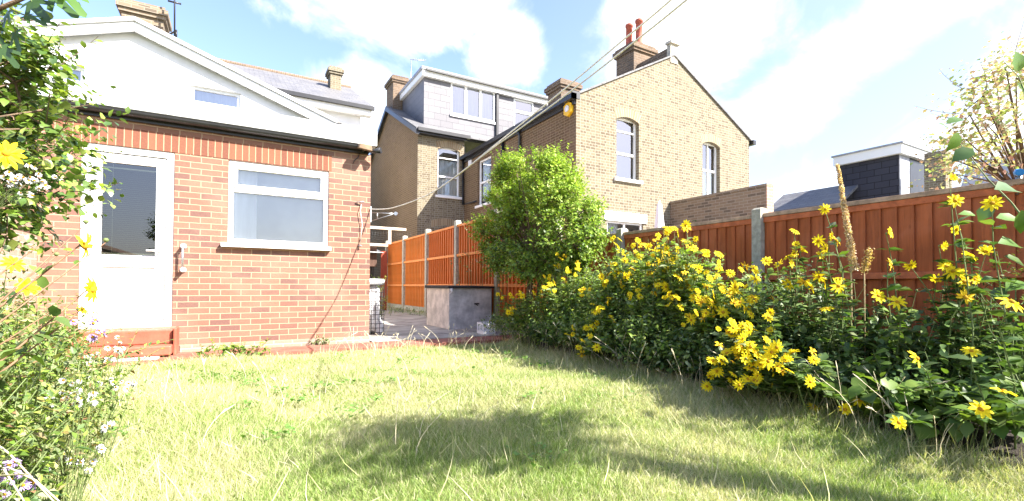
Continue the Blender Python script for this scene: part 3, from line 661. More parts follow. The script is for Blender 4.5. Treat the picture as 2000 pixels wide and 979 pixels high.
for k in (1, 2): fd.box(wd, d1[0] + u3 * k - .05, d1[0] + u3 * k + .05, d1[2] + .06, d1[3] - .06, -.07, .018, 'upvc')
fd.box(wd, d1[0] - .02, d1[1] + .02, d1[2] - .09, d1[2] - .002, -.05, .06, 'upvc'); o_ = wd.build('window', DM)
wd = MB(); wd.face([fd.p(d1[0] + .05, d1[2] + .05, -.03), fd.p(d1[1] - .05, d1[2] + .05, -.03), fd.p(d1[1] - .05, d1[3] - .05, -.03), fd.p(d1[0] + .05, d1[3] - .05, -.03)], 'glass')
wd.face([fd.p(d1[0], d1[2], -.15), fd.p(d1[1], d1[2], -.15), fd.p(d1[1], d1[3], -.15), fd.p(d1[0], d1[3], -.15)], 'curtain_blue'); wd.build('pane', DM)
wd = MB(); ring(fd, wd, *d2, .05, -.07, .02, 'upvc'); zz = d2[2] + (d2[3] - d2[2]) * .6; fd.box(wd, d2[0] + .05, d2[1] - .05, zz - .05, zz + .05, -.07, .025, 'upvc'); wd.build('window', DM)
wd = MB(); wd.face([fd.p(d2[0] + .04, d2[2] + .04, -.03), fd.p(d2[1] - .04, d2[2] + .04, -.03), fd.p(d2[1] - .04, d2[3] - .04, -.03), fd.p(d2[0] + .04, d2[3] - .04, -.03)], 'glass')
room(fd, wd, *d2, .1, 'timber_pale', 1); wd.build('pane', DM)
c0, c1 = atY(756, 170, 20).x, atY(795, 170, 20).x; chimney(YH, YX + .05, c1, 19.9, 20.9, rz2 - .8, atY(778, 150, 20).z, 'chimney_brick')
pt = atY(803, 140, 20.5); m = MB(); m.tube([pt + Vector((0, 0, -1.2)), pt + Vector((0, 0, .55))], .018, 'metal', 6)
m.tube([pt + Vector((-.05, 0, .55)), pt + Vector((.65, -.1, .62))], .014, 'metal', 6)
for k in range(6): q = pt + Vector((.1 + .1 * k, -.015 * k, .565 + .011 * k)); m.tube([q + Vector((0, -.1, 0)), q + Vector((0, .1, 0))], .008, 'metal', 5)
m.build('aerial', YH)
# back wing: side wall (faces left) and gable (faces the garden)
eA = atY(1125, 180, AY).z; apA = atY(1318, 108, AY); fA = FY(AY); fL = FX(AX)
gxm = (AX + gx1) / 2; gz = apA.z
m = MB()
a1 = (atY(1204, 300, AY).x, atY(1248, 300, AY).x, atY(1226, 350, AY).z, atY(1226, 229, AY).z)
a2 = (atY(1372, 300, AY).x, atY(1406, 300, AY).x, atY(1388, 386, AY).z, atY(1388, 277, AY).z)
a3 = (atY(1186, 440, AY).x, atY(1256, 440, AY).x, .3, atY(1220, 433, AY).z)
fA.wall(m, AX, gx1, .0, eA - .06, [a1, a2, a3], 'yellow_brick', .13)
m.face([fA.p(AX, eA - .06), fA.p(gx1, eA - .06), fA.p(gxm, gz)], 'yellow_brick')
arch_fill(m, fA, a1[0], a1[1], a1[3], .1, 'yellow_brick', 'yellow_arch', .13); arch_fill(m, fA, a2[0], a2[1], a2[3], .1, 'yellow_brick', 'yellow_arch', .13)
m.build('gable_wall', YH)
m = MB(); ya, yb = atX(933, 350, AX).y, atX(959, 350, AX).y; za, zb = atX(945, 398, AX).z, atX(950, 306, AX).z
fL.wall(m, -MY + .002, -AY, .0, eA - .06, [(-ya, -yb, za, zb)], 'yellow_shaded', .1); m.build('side_wall', YH)
sash(YH, fL, -ya, -yb, za, zb, .08, True, midf=.5, fm='upvc', curtain=('curtain', .2, 1, 0, .5))
sash(YH, fA, *a1, .13, True, midf=.42, fm='upvc', three=True, backing='pale_room', curtain=('curtain', 0, 1, 0, .12))
sash(YH, fA, *a2, .13, False, midf=.5, fm='upvc', vbar=True, curtain=('curtain', 0, .5, 0, 1), backing='pale_room')
o3 = sash(YH, fA, *a3, .05, False, midf=.42, fm='upvc', vbar=True, backing='pale_room', curtain=('curtain', 0, 1, 0, .4))
m = MB(); fA.box(m, a3[0] - .12, a3[1] + .12, a3[3], a3[3] + .25, -.02, .03, 'white_render'); m.build('white_lintel', YH)
m = MB()
for (xa, xb, za_, zb_2) in ((AX - .12, gxm, eA - .08, gz + .02), (gxm, gx1 + .12, gz + .02, eA - .08)):
    m.hexa([(xa, AY - .05, za_ - .05), (xb, AY - .05, zb_2 - .05), (xb, MY, zb_2 - .05), (xa, MY, za_ - .05), (xa, AY - .05, za_), (xb, AY - .05, zb_2), (xb, MY, zb_2), (xa, MY, za_)], 'slate')
m.build('wing_roof', YH)
m = MB(); m.box(AX - .2, AX - .06, AY - .1, MY - .02, eA - .2, eA - .07, 'black_plastic'); m.box(AX - .06, AX - .005, AY + .01, MY - .02, eA - .3, eA - .1, 'black_plastic')
m.box(AX - .2, AX + .05, AY - .1, AY - .052, eA - .2, eA - .02, 'black_plastic'); m.build('gutter', YH)
m = MB(); m.box(gx1 + .06, gx1 + .2, AY - .12, MY, eA - .24, eA - .1, 'black_plastic'); m.build('gutter', YH)
yp = atX(985, 300, AX).y; m = MB(); m.tube([(AX - .06, yp, eA - .2), (AX - .06, yp, 1.0)], .05, 'black_plastic', 8); m.build('downpipe', YH)
yp = atX(1018, 300, AX).y; m = MB(); m.tube([(AX - .16, yp, eA - .15), (AX - .06, yp, eA - .4), (AX - .06, yp, 1.0)], .045, 'black_plastic', 8); m.build('downpipe', YH)
m = MB(); z_ = atY(903, 400, MY).z; m.tube([(AX - .08, MY - .08, eA - .1), (AX - .08, MY - .08, z_), (AX - .08, MY - 1.2, z_ - .05)], .035, 'black_plastic', 8); m.build('downpipe', YH)
m = MB(); m.box(gxm - .13, gxm + .13, AY + .12, 11.0, gz - .1, gz + .22, 'chimney_brick'); m.box(gxm - .15, gxm + .15, AY - .02, AY + .118, gz - .25, gz + .3, 'concrete'); m.box(gxm - .2, gxm + .2, AY - .08, AY + .14, gz + .302, gz + .37, 'concrete'); m.build('ridge_parapet', YH)
cY = 10.95; x0c, x1c = atY(1238, 110, cY).x, atY(1278, 110, cY).x; zc = atY(1240, 80, cY).z
chimney(YH, x0c, x1c, cY, 11.75, gz - .9, zc, 'chimney_brick', pots=(((x0c + x1c) / 2 - .17, cY + .5, .85), ((x0c + x1c) / 2 - .1, cY + .13, .85)), pr=.125)
c0, c1 = atY(1096, 170, 11.6).x, atY(1130, 170, 11.6).x; chimney(YH, c0, c1, 11.6, 12.3, eA - .3, atY(1105, 155, 11.6).z, 'chimney_brick')
al = atX(1107, 212, AX - .1); m = MB(); s_ = .16
m.prism([(AX - .09, al.y + s_, al.z - .11), (AX - .09, al.y, al.z - .2), (AX - .09, al.y - s_, al.z - .11), (AX - .09, al.y - s_, al.z + .11), (AX - .09, al.y, al.z + .2), (AX - .09, al.y + s_, al.z + .11)], (.088, 0, 0), 'alarm_yellow'); B_ = m.build('alarm_box', YH, .01)
m = MB(); m.tube([(AX - .091, al.y, al.z), (AX - .11, al.y, al.z)], .085, 'alarm_white', 14); m.build('badge', B_)
gq = atX(918, 318, AX - .03); m = MB(); m.box(AX - .05, AX - .002, gq.y - .12, gq.y + .12, gq.z - .1, gq.z + .1, 'alarm_white'); m.build('vent', YH)
# garden party wall and creeper
PX = 10.86; ye = atX(1497, 380, PX).y; zt = atX(1497, 358, PX).z
m = MB(); m.box(PX, PX + .23, ye, AY - .012, .0, zt - .07, 'old_brick'); gw = thing('garden_brick_wall', 'weathered brick party wall running down from the yellow gable', 'wall', (PX, ye, 0)); m.build('wall', gw)
m = MB(); m.box(PX - .02, PX + .25, ye - .02, AY - .012, zt - .068, zt, 'old_brick'); m.build('coping', gw)
m = MB(); m.box(PX - .02, PX + .25, ye - .024, ye - .003, .0, zt - .07, 'pale_brick'); m.build('end_render', gw)
# closed parasol
pp = atY(1288, 400, 8.2); U = thing('closed_parasol', 'closed white parasol standing before the yellow brick gable', 'parasol', (pp.x, 8.2, 0))
m = MB(); m.tube([(pp.x, 8.2, .05), (pp.x, 8.2, pp.z + .1)], .022, 'alarm_white', 8); m.build('pole', U)
m = MB(); zt = pp.z
seg = 12; rings = []
for (r, dz) in ((.02, .08), (.06, 0), (.09, -.25), (.13, -.6), (.17, -.95), (.19, -1.15)):
    rings.append([Vector((pp.x + r * (1 if k % 2 else .72) * math.cos(2 * math.pi * k / seg), 8.2 + r * (1 if k % 2 else .72) * math.sin(2 * math.pi * k / seg), zt + dz)) for k in range(seg)])
for a, b in zip(rings, rings[1:]):
    for k in range(seg): m.face([b[k], b[(k + 1) % seg], a[(k + 1) % seg], a[k]], 'canvas')
m.build('canopy', U)
m = MB(); m.lathe((pp.x, 8.2, 0), [(.25, .0), (.25, .05), (.06, .09), (.04, .2)], 'concrete', 14); m.build('base', U)
# ------------------------------------------------------------------ house with dark dormer at right
HY = 15.0; fh = FY(HY)
q0, q1 = atY(1630, 300, HY), atY(1786, 300, HY); HD = thing('dark_dormer_house', 'far house with near black slate dormer, white roof edge and slender brick chimney', 'house', (q0.x, HY, 0))
zb0 = 2.2; zt0 = atY(1700, 300, HY).z
A = atY(1632, 322, HY); B = atY(1755, 297, HY)      # dark face turned to the left
# dark cheek runs back-left to front-right
k0 = atX(1640, 322, 19.5); k1 = atX(1755, 300, 19.5); HX = 19.5
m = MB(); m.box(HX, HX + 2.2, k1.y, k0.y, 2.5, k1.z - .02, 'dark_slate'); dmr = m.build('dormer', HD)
m = MB(); m.box(HX - .15, HX + 2.4, k1.y - .15, k0.y + .15, k1.z - .018, k1.z + .3, 'white_paint'); m.build('fascia', dmr)
m = MB(); m.box(HX - .2, HX + 2.45, k1.y - .2, k0.y + .2, k1.z + .302, k1.z + .36, 'lead'); m.build('dormer_roof', dmr)
m = MB(); m.box(HX + .03, HX + .78, k1.y - .02, k1.y - .002, 2.5, k1.z - .03, 'lead'); m.box(HX + .8, HX + 2.0, k1.y - .03, k1.y - .002, 2.7, k1.z - .1, 'black_plastic'); m.build('dormer_front', dmr)
rA = atX(1525, 375, HX); rB = atX(1628, 362, HX); rE = atX(1570, 404, HX - 1.2)
m = MB(); m.hexa([(HX - 1.2, k0.y - .6, rE.z - .1), (HX + .2, k0.y - .6, rB.z - .1), (HX + .2, rA.y, rB.z - .1), (HX - 1.2, rA.y, rE.z - .1), (HX - 1.2, k0.y - .6, rE.z), (HX + .2, k0.y - .6, rB.z), (HX + .2, rA.y, rB.z), (HX - 1.2, rA.y, rE.z)], 'slate'); m.build('roof', HD)
m = MB(); m.box(HX - 1.32, HX - 1.202, k0.y - .6, rA.y, rE.z - .3, rE.z - .05, 'white_paint'); m.build('gutter', HD)
m = MB(); m.box(HX - 1.1, HX + 3, k1.y + .1, rA.y - .1, 0, min(rE.z - .12, 2.45), 'yellow_brick'); m.build('wall', HD)
p = atX(1795, 330, HX); chimney(HD, HX + .1, HX + .6, p.y - .65, p.y - .1, 2.2, atX(1800, 283, HX).z, 'yellow_brick', cap=False)
m = MB(); p2_ = atX(1812, 290, HX); m.hexa([(HX, 2.0, 2.6), (HX + 5, 2.0, 2.6), (HX + 5, p.y - .68, 2.6), (HX, p.y - .68, 2.6), (HX + 1.9, 2.0, p2_.z - .3), (HX + 2, 2.0, p2_.z - .3), (HX + 2, p.y - .68, p2_.z - .3), (HX + 1.9, p.y - .68, p2_.z - .3)], 'lead')
m.build('far_roof', HD)

# ------------------------------------------------------------------ fences
def board_panel(parent, X, ya, yb, z0, z1, bmat, bw, face=-1):
    mb = MB(); n = max(1, round((yb - ya) / bw)); bw = (yb - ya) / n
    for i in range(n):
        y = ya + i * bw; t0, t1 = .006, (.024 if bw < .12 else .040); jz = random.uniform(-.006, .004)
        mb.hexa([(X - t1, y, z0 + jz), (X + .02, y, z0 + jz), (X + .02, y + bw * .96, z0 + jz), (X - t0, y + bw * .985, z0 + jz),
                 (X - t1, y, z1), (X + .02, y, z1), (X + .02, y + bw * .985, z1), (X - t0, y + bw * .985, z1)], bmat)
    return mb.build('panel', parent)
def fpost(parent, X, y, z0, z1, w_=.1):
    mb = MB(); mb.box(X - .075, X + .06, y - w_ / 2, y + w_ / 2, z0, z1 - .02, 'concrete_post'); h = w_ / 2
    mb.hexa([(X - .075, y - h, z1 - .02), (X + .06, y - h, z1 - .02), (X + .06, y + h, z1 - .02), (X - .075, y + h, z1 - .02), (X - .05, y - h * .7, z1), (X + .04, y - h * .7, z1), (X + .04, y + h * .7, z1), (X - .05, y + h * .7, z1)], 'concrete_post')
    return mb.build('post', parent)
FXR = 4.8; y1p = atX(1485, 450, FXR).y; y2p = atX(1216, 480, FXR).y; ztr = atX(1600, 405, FXR).z
sp = y2p - y1p; posts = [y1p - 2 * sp, y1p - sp, y1p, y2p, y2p + 1.25]
GF = thing('garden_fence', 'red brown closeboard fence with weathered cap rail and concrete posts along the flower bed', 'fence', (FXR, 3, 0))
for i in range(len(posts) - 1):
    a, b = posts[i] + .05, posts[i + 1] - .05
    board_panel(GF, FXR, a, b, .15, ztr - .03, 'fence_red', .115)
    m = MB(); m.box(FXR - .035, FXR + .03, a, b, ztr - .028, ztr + .012, 'fence_cap'); m.box(FXR - .028, FXR - .006, a, b, ztr - .085, ztr - .03, 'fence_rail'); m.build('cap_rail', GF, .004)
    m = MB(); m.box(FXR - .05, FXR - .005, a, b, .93, .985, 'fence_rail'); m.build('rail', GF, .004)
    m = MB(); m.box(FXR - .05, FXR - .005, a, b, .30, .355, 'fence_rail'); m.build('rail', GF, .004)
    m = MB(); m.box(FXR - .02, FXR + .03, a, b, -.1, .148, 'concrete_post'); m.build('gravel_board', GF)
for y in posts: fpost(GF, FXR, y, -.1, ztr + .075, .1)
FXL = 4.5; pys = [atX(px, 520, FXL).y for px in (757, 791, 836, 894, 974)]; pys.append(pys[-1] - 1.98)
zl_ = atX(800, 467, FXL).z; PF = thing('passage_fence', 'tall bright orange closeboard fence with pale concrete posts along the side passage', 'fence', (FXL, 11, 0))
for i in range(len(pys) - 1):
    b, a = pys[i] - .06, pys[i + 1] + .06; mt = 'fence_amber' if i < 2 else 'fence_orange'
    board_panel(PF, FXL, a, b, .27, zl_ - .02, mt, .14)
    m = MB(); m.box(FXL - .05, FXL + .03, a, b, zl_ - .018, zl_ + .035, 'fence_rail_orange'); m.build('cap_rail', PF, .004)
    for zz in (.85 + .02, .85 + .72):
        m = MB(); m.box(FXL - .06, FXL - .005, a, b, zz - .03, zz + .03, 'fence_rail_orange'); m.build('rail', PF, .004)
    m = MB(); m.box(FXL - .05, FXL + .03, a, b, -.05, .265, 'concrete_post'); m.box(FXL - .053, FXL - .051, a, b, .12, .135, 'fence_cap'); m.build('gravel_board', PF)
for y in pys: fpost(PF, FXL, y, -.1, zl_ + .14, .12)
# end of the passage
T = thing('timber_lean_to', 'pale timber frame with wire mesh over a dark shed at the end of the passage', 'lean-to', (3.8, 15.6, 0))
EYY = 15.6; fe = FY(EYY)
u = lambda px: atY(px, 450, EYY).x; z = lambda py: atY(745, py, EYY).z
m = MB(); fe.box(m, 2.5, u(792), z(448), z(443), 0, .08, 'timber_pale'); fe.box(m, 2.5, u(757), z(481), z(476), 0, .08, 'timber_pale'); fe.box(m, u(758), u(763), z(476), z(448.1), .003, .077, 'timber_pale'); m.build('frame', T, .004)
m = MB()
for k in range(26): x = 2.9 + k * .09; m.tube([(x, EYY - .03, z(476)), (x, EYY - .03, z(448))], .003, 'black_plastic', 4)
for k in range(9): zz = z(476) + k * .07; m.tube([(2.6, EYY - .03, zz), (u(790), EYY - .03, zz)], .003, 'black_plastic', 4)
m.build('wire_mesh', T)
m = MB(); m.box(2.4, 3.98, EYY + .1, EYY + .9, z(520), z(482), 'timber_dark'); m.hexa([(2.4, EYY - .1, z(494)), (u(748), EYY - .1, z(494)), (u(748), EYY + 1, z(482)), (2.4, EYY + 1, z(482)), (2.4, EYY - .1, z(493)), (u(748), EYY - .1, z(493)), (u(748), EYY + 1, z(481)), (2.4, EYY + 1, z(481))], 'sheet'); m.build('shed_roof', T)
m = MB(); m.box(2.4, u(744), EYY + .85, EYY + .9, .05, z(490), 'dark_room'); m.build('shed_back', T)
m = MB(); fe.box(m, u(745), u(757), .05, z(490), -.05, -.01, 'fence_shaded'); m.build('fence_end', T)  # far end of the fence, its shade painted in as darker brown

# ------------------------------------------------------------------ bunker, crate, cage
bl = atZ(877, 643, .045); BX, BY = bl.x, bl.y; bw = (atY(960, 600, BY).x - BX); bd = atX(834, 600, BX).y - BY
zb1 = atY(877, 563, BY).z
C = thing('coal_bunker', 'concrete coal bunker with black sloping lid in front of the orange fence', 'bunker', (BX + bw / 2, BY, .045))
m = MB(); m.box(BX, BX + bw, BY, BY + bd, .045, zb1, 'bunker_front')
m.box(BX - .003, BX + .0, BY + .002, BY + bd, .047, zb1 - .002, 'bunker_lit_side'); m.build('body', C, .012)
m = MB(); m.hexa([(BX - .04, BY - .05, zb1 + .002), (BX + bw + .04, BY - .05, zb1 + .002), (BX + bw + .04, BY + bd + .04, zb1 + .002), (BX - .04, BY + bd + .04, zb1 + .002), (BX - .04, BY - .05, zb1 + .045), (BX + bw + .04, BY - .05, zb1 + .045), (BX + bw + .04, BY + bd + .04, zb1 + .06), (BX - .04, BY + bd + .04, zb1 + .06)], 'dark_felt'); m.build('lid', C, .006)
m = MB(); hx = atY(931, 593, BY).x; hz_ = atY(931, 593, BY).z; m.box(hx - .05, hx + .05, BY - .016, BY - .001, hz_ - .014, hz_ + .014, 'black_plastic'); m.tube([(hx - .02, BY - .02, hz_ - .01), (hx + .02, BY - .02, hz_ - .04)], .008, 'black_plastic', 6); m.build('latch', C)
m = MB(); m.tube([(BX + .02, BY - .03, zb1 + .0), (BX + .04, BY - .035, zb1 - .06), (BX + .0, BY - .03, zb1 - .1)], [.03, .02, .006], 'alarm_white', 8); m.build('rag', C)
cp = atZ(956, 652, .045); K = thing('plastic_crate', 'small white plastic crate with slotted sides beside the coal bunker', 'crate', (cp.x, cp.y, .045))
m = MB(); kw, kd, kh = .22, .26, .19; x, y = cp.x - kw / 2, cp.y
for (a, b, c_, d) in ((x, x + kw, y, y + .012), (x, x + kw, y + kd - .012, y + kd), (x, x + .012, y + .013, y + kd - .013), (x + kw - .012, x + kw, y + .013, y + kd - .013)):
    m.box(a, b, c_, d, .045, .09, 'upvc'); m.box(a, b, c_, d, .2, .235, 'upvc')
    horiz = (b - a) > .05; L = (b - a) if horiz else (d - c_); n = 5
    for k in range(n):
        q = L * k / (n - 1) * .93
        if horiz: m.box(a + q, a + q + .014, c_ + .001, d - .001, .091, .199, 'upvc')
        else: m.box(a + .001, b - .001, c_ + q, c_ + q + .014, .091, .199, 'upvc')
m.box(x + .013, x + kw - .013, y + .013, y + kd - .013, .05, .06, 'upvc'); m.build('body', K)
# wire cage stuffed with sacks
cgx0, cgx1 = cx1 + .03, atY(750, 600, 7.9).x; cgz = atY(735, 553, 7.9).z
CG = thing('wire_cage', 'wire mesh cage of crumpled white sacks under a grey sheet behind the brick corner', 'cage', ((cgx0 + cgx1) / 2, 7.9, .045))
m = MB(); 
def lump(mb, x0, x1, y0, y1, z0, z1, matn, amp, n=10):
    c = Vector(((x0 + x1) / 2, (y0 + y1) / 2, (z0 + z1) / 2)); h = Vector(((x1 - x0) / 2, (y1 - y0) / 2, (z1 - z0) / 2))
    from mathutils import noise as N_
    P = {}
    for i in range(n + 1):
        for j in range(2 * n):
            th = math.pi * i / n; ph = 2 * math.pi * j / (2 * n); d = Vector((math.sin(th) * math.cos(ph), math.sin(th) * math.sin(ph), math.cos(th)))
            d = Vector([math.copysign(abs(v) ** .45, v) for v in d]); q = Vector((d.x * h.x, d.y * h.y, d.z * h.z)); q *= 1 + amp * N_.noise(q * 9 + c)
            P[i, j] = c + q
    for i in range(n):
        for j in range(2 * n):
            k = (j + 1) % (2 * n); mb.face([P[i, j], P[i + 1, j], P[i + 1, k], P[i, k]], matn, smooth=True)
lump(m, cgx0 + .03, cgx1 - .03, 7.93, 8.5, .06, cgz - .03, 'sack', .18, 14); m.build('sacks', CG)
m = MB()
for k in range(7): x = cgx0 + (cgx1 - cgx0) * k / 6; m.tube([(x, 7.9, .05), (x, 7.9, cgz)], .005, 'black_plastic', 4)
for k in range(12): zz = .08 + k * (cgz - .08) / 11; m.tube([(cgx0, 7.9, zz), (cgx1, 7.9, zz), (cgx1, 8.55, zz)], .005, 'black_plastic', 4)
for k in range(6): y = 7.9 + .65 * k / 5; m.tube([(cgx1, y, .05), (cgx1, y, cgz)], .005, 'black_plastic', 4)
m.build('wire_mesh', CG)
m = MB(); lump(m, cgx0 - .01, cgx1 + .04, 7.86, 8.6, cgz - .04, cgz + .08, 'sheet', .12, 10); m.build('cover', CG)
bp = atZ(740, 652, .045); BT = thing('plastic_bottle', 'white plastic bottle on the patio in front of the wire cage', 'bottle', (bp.x, bp.y, .045))
m = MB(); m.lathe((bp.x, bp.y, .045), [(.07, 0), (.075, .02), (.075, .17), (.05, .22), (.025, .25), (.025, .28)], 'alarm_white', 14); m.build('body', BT)
m = MB(); m.lathe((bp.x, bp.y, .327), [(.03, 0), (.03, .03)], 'metal', 12); m.build('cap', BT)
# left boundary wall
LW = thing('boundary_wall', 'low pale pinkish brick wall half hidden by the left border plants', 'wall', (-1.9, 4.5, 0))
m = MB(); m.box(-2.1, -1.87, -1.5, EY - .01, -.05, 1.42, 'pale_brick'); m.build('wall', LW)
m = MB(); m.box(-2.13, -1.84, -1.5, EY - .01, 1.422, 1.49, 'pale_brick'); m.build('coping', LW)
#VEGETATION
# ------------------------------------------------------------------ foliage tools
LEAF = (np.array([[0, 0, 0], [-.5, .42, .10], [0, 1, -.08], [.5, .42, .10], [0, .45, -.02]], float), [(0, 4, 1), (1, 4, 2), (0, 3, 4), (4, 3, 2)])
BIG = (np.array([[0, 0, 0], [-.36, .22, .07], [0, .25, 0], [.36, .22, .07], [-.42, .55, .06], [0, .58, .01], [.42, .55, .06], [0, 1, -.14]], float),
       [(0, 2, 1), (0, 3, 2), (1, 2, 5, 4), (2, 3, 6, 5), (4, 5, 7), (5, 6, 7)])
def fig_leaf():
    out = [(0, 0, 0)]
    for a, r in ((-118, .30), (-95, .42), (-80, .18), (-52, .62), (-38, .70), (-28, .30), (-8, .9), (0, 1), (8, .9), (28, .30), (38, .70), (52, .62), (80, .18), (95, .42), (118, .30)):
        out.append((math.sin(R(a)) * r, math.cos(R(a)) * r + .12, -.10 * r * r + (.03 if abs(a) in (28, 80) else 0)))
    out = np.array(out, float); c = len(out); out = np.vstack([out, [[0, .14, .02]]])
    n = c; return out, [(c, (k % (n - 1)) + 1 if k else n - 1, ((k + 1 - 1) % (n - 1)) + 1) for k in range(0)] + [(c, k, k + 1) for k in range(1, n - 1)] + [(c, n - 1, 1)]
FIG = fig_leaf()
class Fol:
    """many leaves in one mesh: positions, directions along the leaf, face normals, sizes and colours"""
    def __init__(s): s.V = []; s.Fq = []; s.Ft = []; s.C = []; s.n = 0
    def add(s, tpl, pos, d, nrm, size, col, aspect=.45):
        T, F = tpl; pos = np.asarray(pos, float); N = len(pos)
        if N == 0: return
        d = d / (np.linalg.norm(d, axis=1, keepdims=True) + 1e-9); nrm = nrm - d * (d * nrm).sum(1, keepdims=True)
        nrm /= np.linalg.norm(nrm, axis=1, keepdims=True) + 1e-9; x = np.cross(d, nrm)
        size = np.broadcast_to(size, (N,)).reshape(N, 1, 1); asp = np.broadcast_to(aspect, (N,)).reshape(N, 1, 1)
        v = pos[:, None, :] + size * (x[:, None, :] * T[None, :, 0:1] * asp * 2 + d[:, None, :] * T[None, :, 1:2] + nrm[:, None, :] * T[None, :, 2:3])
        k = len(T); base = s.n + np.arange(N)[:, None, None] * k
        tri = np.array([f for f in F if len(f) == 3]); qd = np.array([f for f in F if len(f) == 4])
        if len(tri): s.Ft.append((base + tri[None]).reshape(-1, 3))
        if len(qd): s.Fq.append((base + qd[None]).reshape(-1, 4))
        s.V.append(v.reshape(-1, 3)); s.C.append(np.repeat(np.clip(col, 0, 1), k, axis=0)); s.n += N * k
    def build(s, name, parent, mat, origin=(0, 0, 0)):
        r = root_of(parent); off = np.array(r.location if r is not None else origin)
        V = np.vstack(s.V) - off; tri = np.vstack(s.Ft) if s.Ft else np.zeros((0, 3), int); qd = np.vstack(s.Fq) if s.Fq else np.zeros((0, 4), int)
        me = bpy.data.meshes.new(name); me.vertices.add(len(V)); me.vertices.foreach_set('co', V.astype(np.float32).ravel())
        nl = len(tri) * 3 + len(qd) * 4; me.loops.add(nl); me.loops.foreach_set('vertex_index', np.concatenate([tri.ravel(), qd.ravel()]).astype(np.int32))
        me.polygons.add(len(tri) + len(qd))
        st = np.concatenate([np.arange(len(tri)) * 3, len(tri) * 3 + np.arange(len(qd)) * 4]).astype(np.int32); me.polygons.foreach_set('loop_start', st)
        me.update(calc_edges=True); me.materials.append(M[mat])
        C = np.vstack(s.C); a = me.color_attributes.new('col', 'FLOAT_COLOR', 'POINT'); a.data.foreach_set('color', np.hstack([C, np.ones((len(C), 1))]).astype(np.float32).ravel())
        me.validate()
        o = bpy.data.objects.new(name, me); COL.objects.link(o)
        if parent is not None: o.parent = parent
        else: o.location = origin
        return o
def unit(N):
    v = rng.normal(size=(N, 3)); return v / np.linalg.norm(v, axis=1, keepdims=True)
def pal(N, cols, jit=.18):
    c = np.array(cols, float)[rng.integers(0, len(cols), N)]; t = rng.random((N, 1)); c2 = np.array(cols, float)[rng.integers(0, len(cols), N)]
    return (c * t + c2 * (1 - t)) * (1 + rng.normal(0, jit, (N, 1)))
GREEN = [(.10, .17, .03), (.13, .21, .035), (.07, .13, .03), (.17, .24, .05)]
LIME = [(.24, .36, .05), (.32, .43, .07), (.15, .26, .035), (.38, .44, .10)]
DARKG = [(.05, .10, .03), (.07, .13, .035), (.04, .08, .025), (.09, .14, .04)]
SAGE = [(.15, .22, .08), (.21, .28, .12), (.09, .15, .05), (.32, .36, .20)]
BROWN = [(.30, .17, .08), (.24, .12, .06), (.38, .26, .12)]
def shoots(fo, start, dirs, length, nleaf, size, cols, tpl=LEAF, aspect=.42, droop=.25, spread=.9, curve=.25):
    """leafy shoots: leaves sit in pairs along short curved twigs; returns the twig polylines"""
    S = np.asarray(start, float); N = len(S); D = dirs / np.linalg.norm(dirs, axis=1, keepdims=True)
    L = np.broadcast_to(length, (N,)); tw = []
    bend = unit(N) * curve
    lines = [S + (D * t + bend * t * t) * L[:, None] for t in (0, .35, .7, 1.0)]
    for k in range(nleaf):
        t = (k + .5 + rng.uniform(-.3, .3, N)) / nleaf; t = t[:, None]
        p = S + (D * t + bend * t * t) * L[:, None]; tang = D + 2 * bend * t
        side = np.cross(tang, unit(N)); side /= np.linalg.norm(side, axis=1, keepdims=True) + 1e-9
        ld = tang * (1 - spread * .55) + side * spread; ld[:, 2] -= droop * rng.random(N)
        up = np.tile([0, 0, 1.0], (N, 1)) + unit(N) * .55 + D * .3
        sz = size * rng.uniform(.6, 1.15, N) * (1 - .35 * t[:, 0] ** 2)
        fo.add(tpl, p, ld, up, sz, pal(N, cols), aspect * rng.uniform(.8, 1.15, N))
    return lines
def twigs(mb, lines, idx, r, mat, seg=4):
    for i in idx: mb.tube([tuple(l[i]) for l in lines], [r, r * .85, r * .65, r * .4], mat, seg, cap=False)

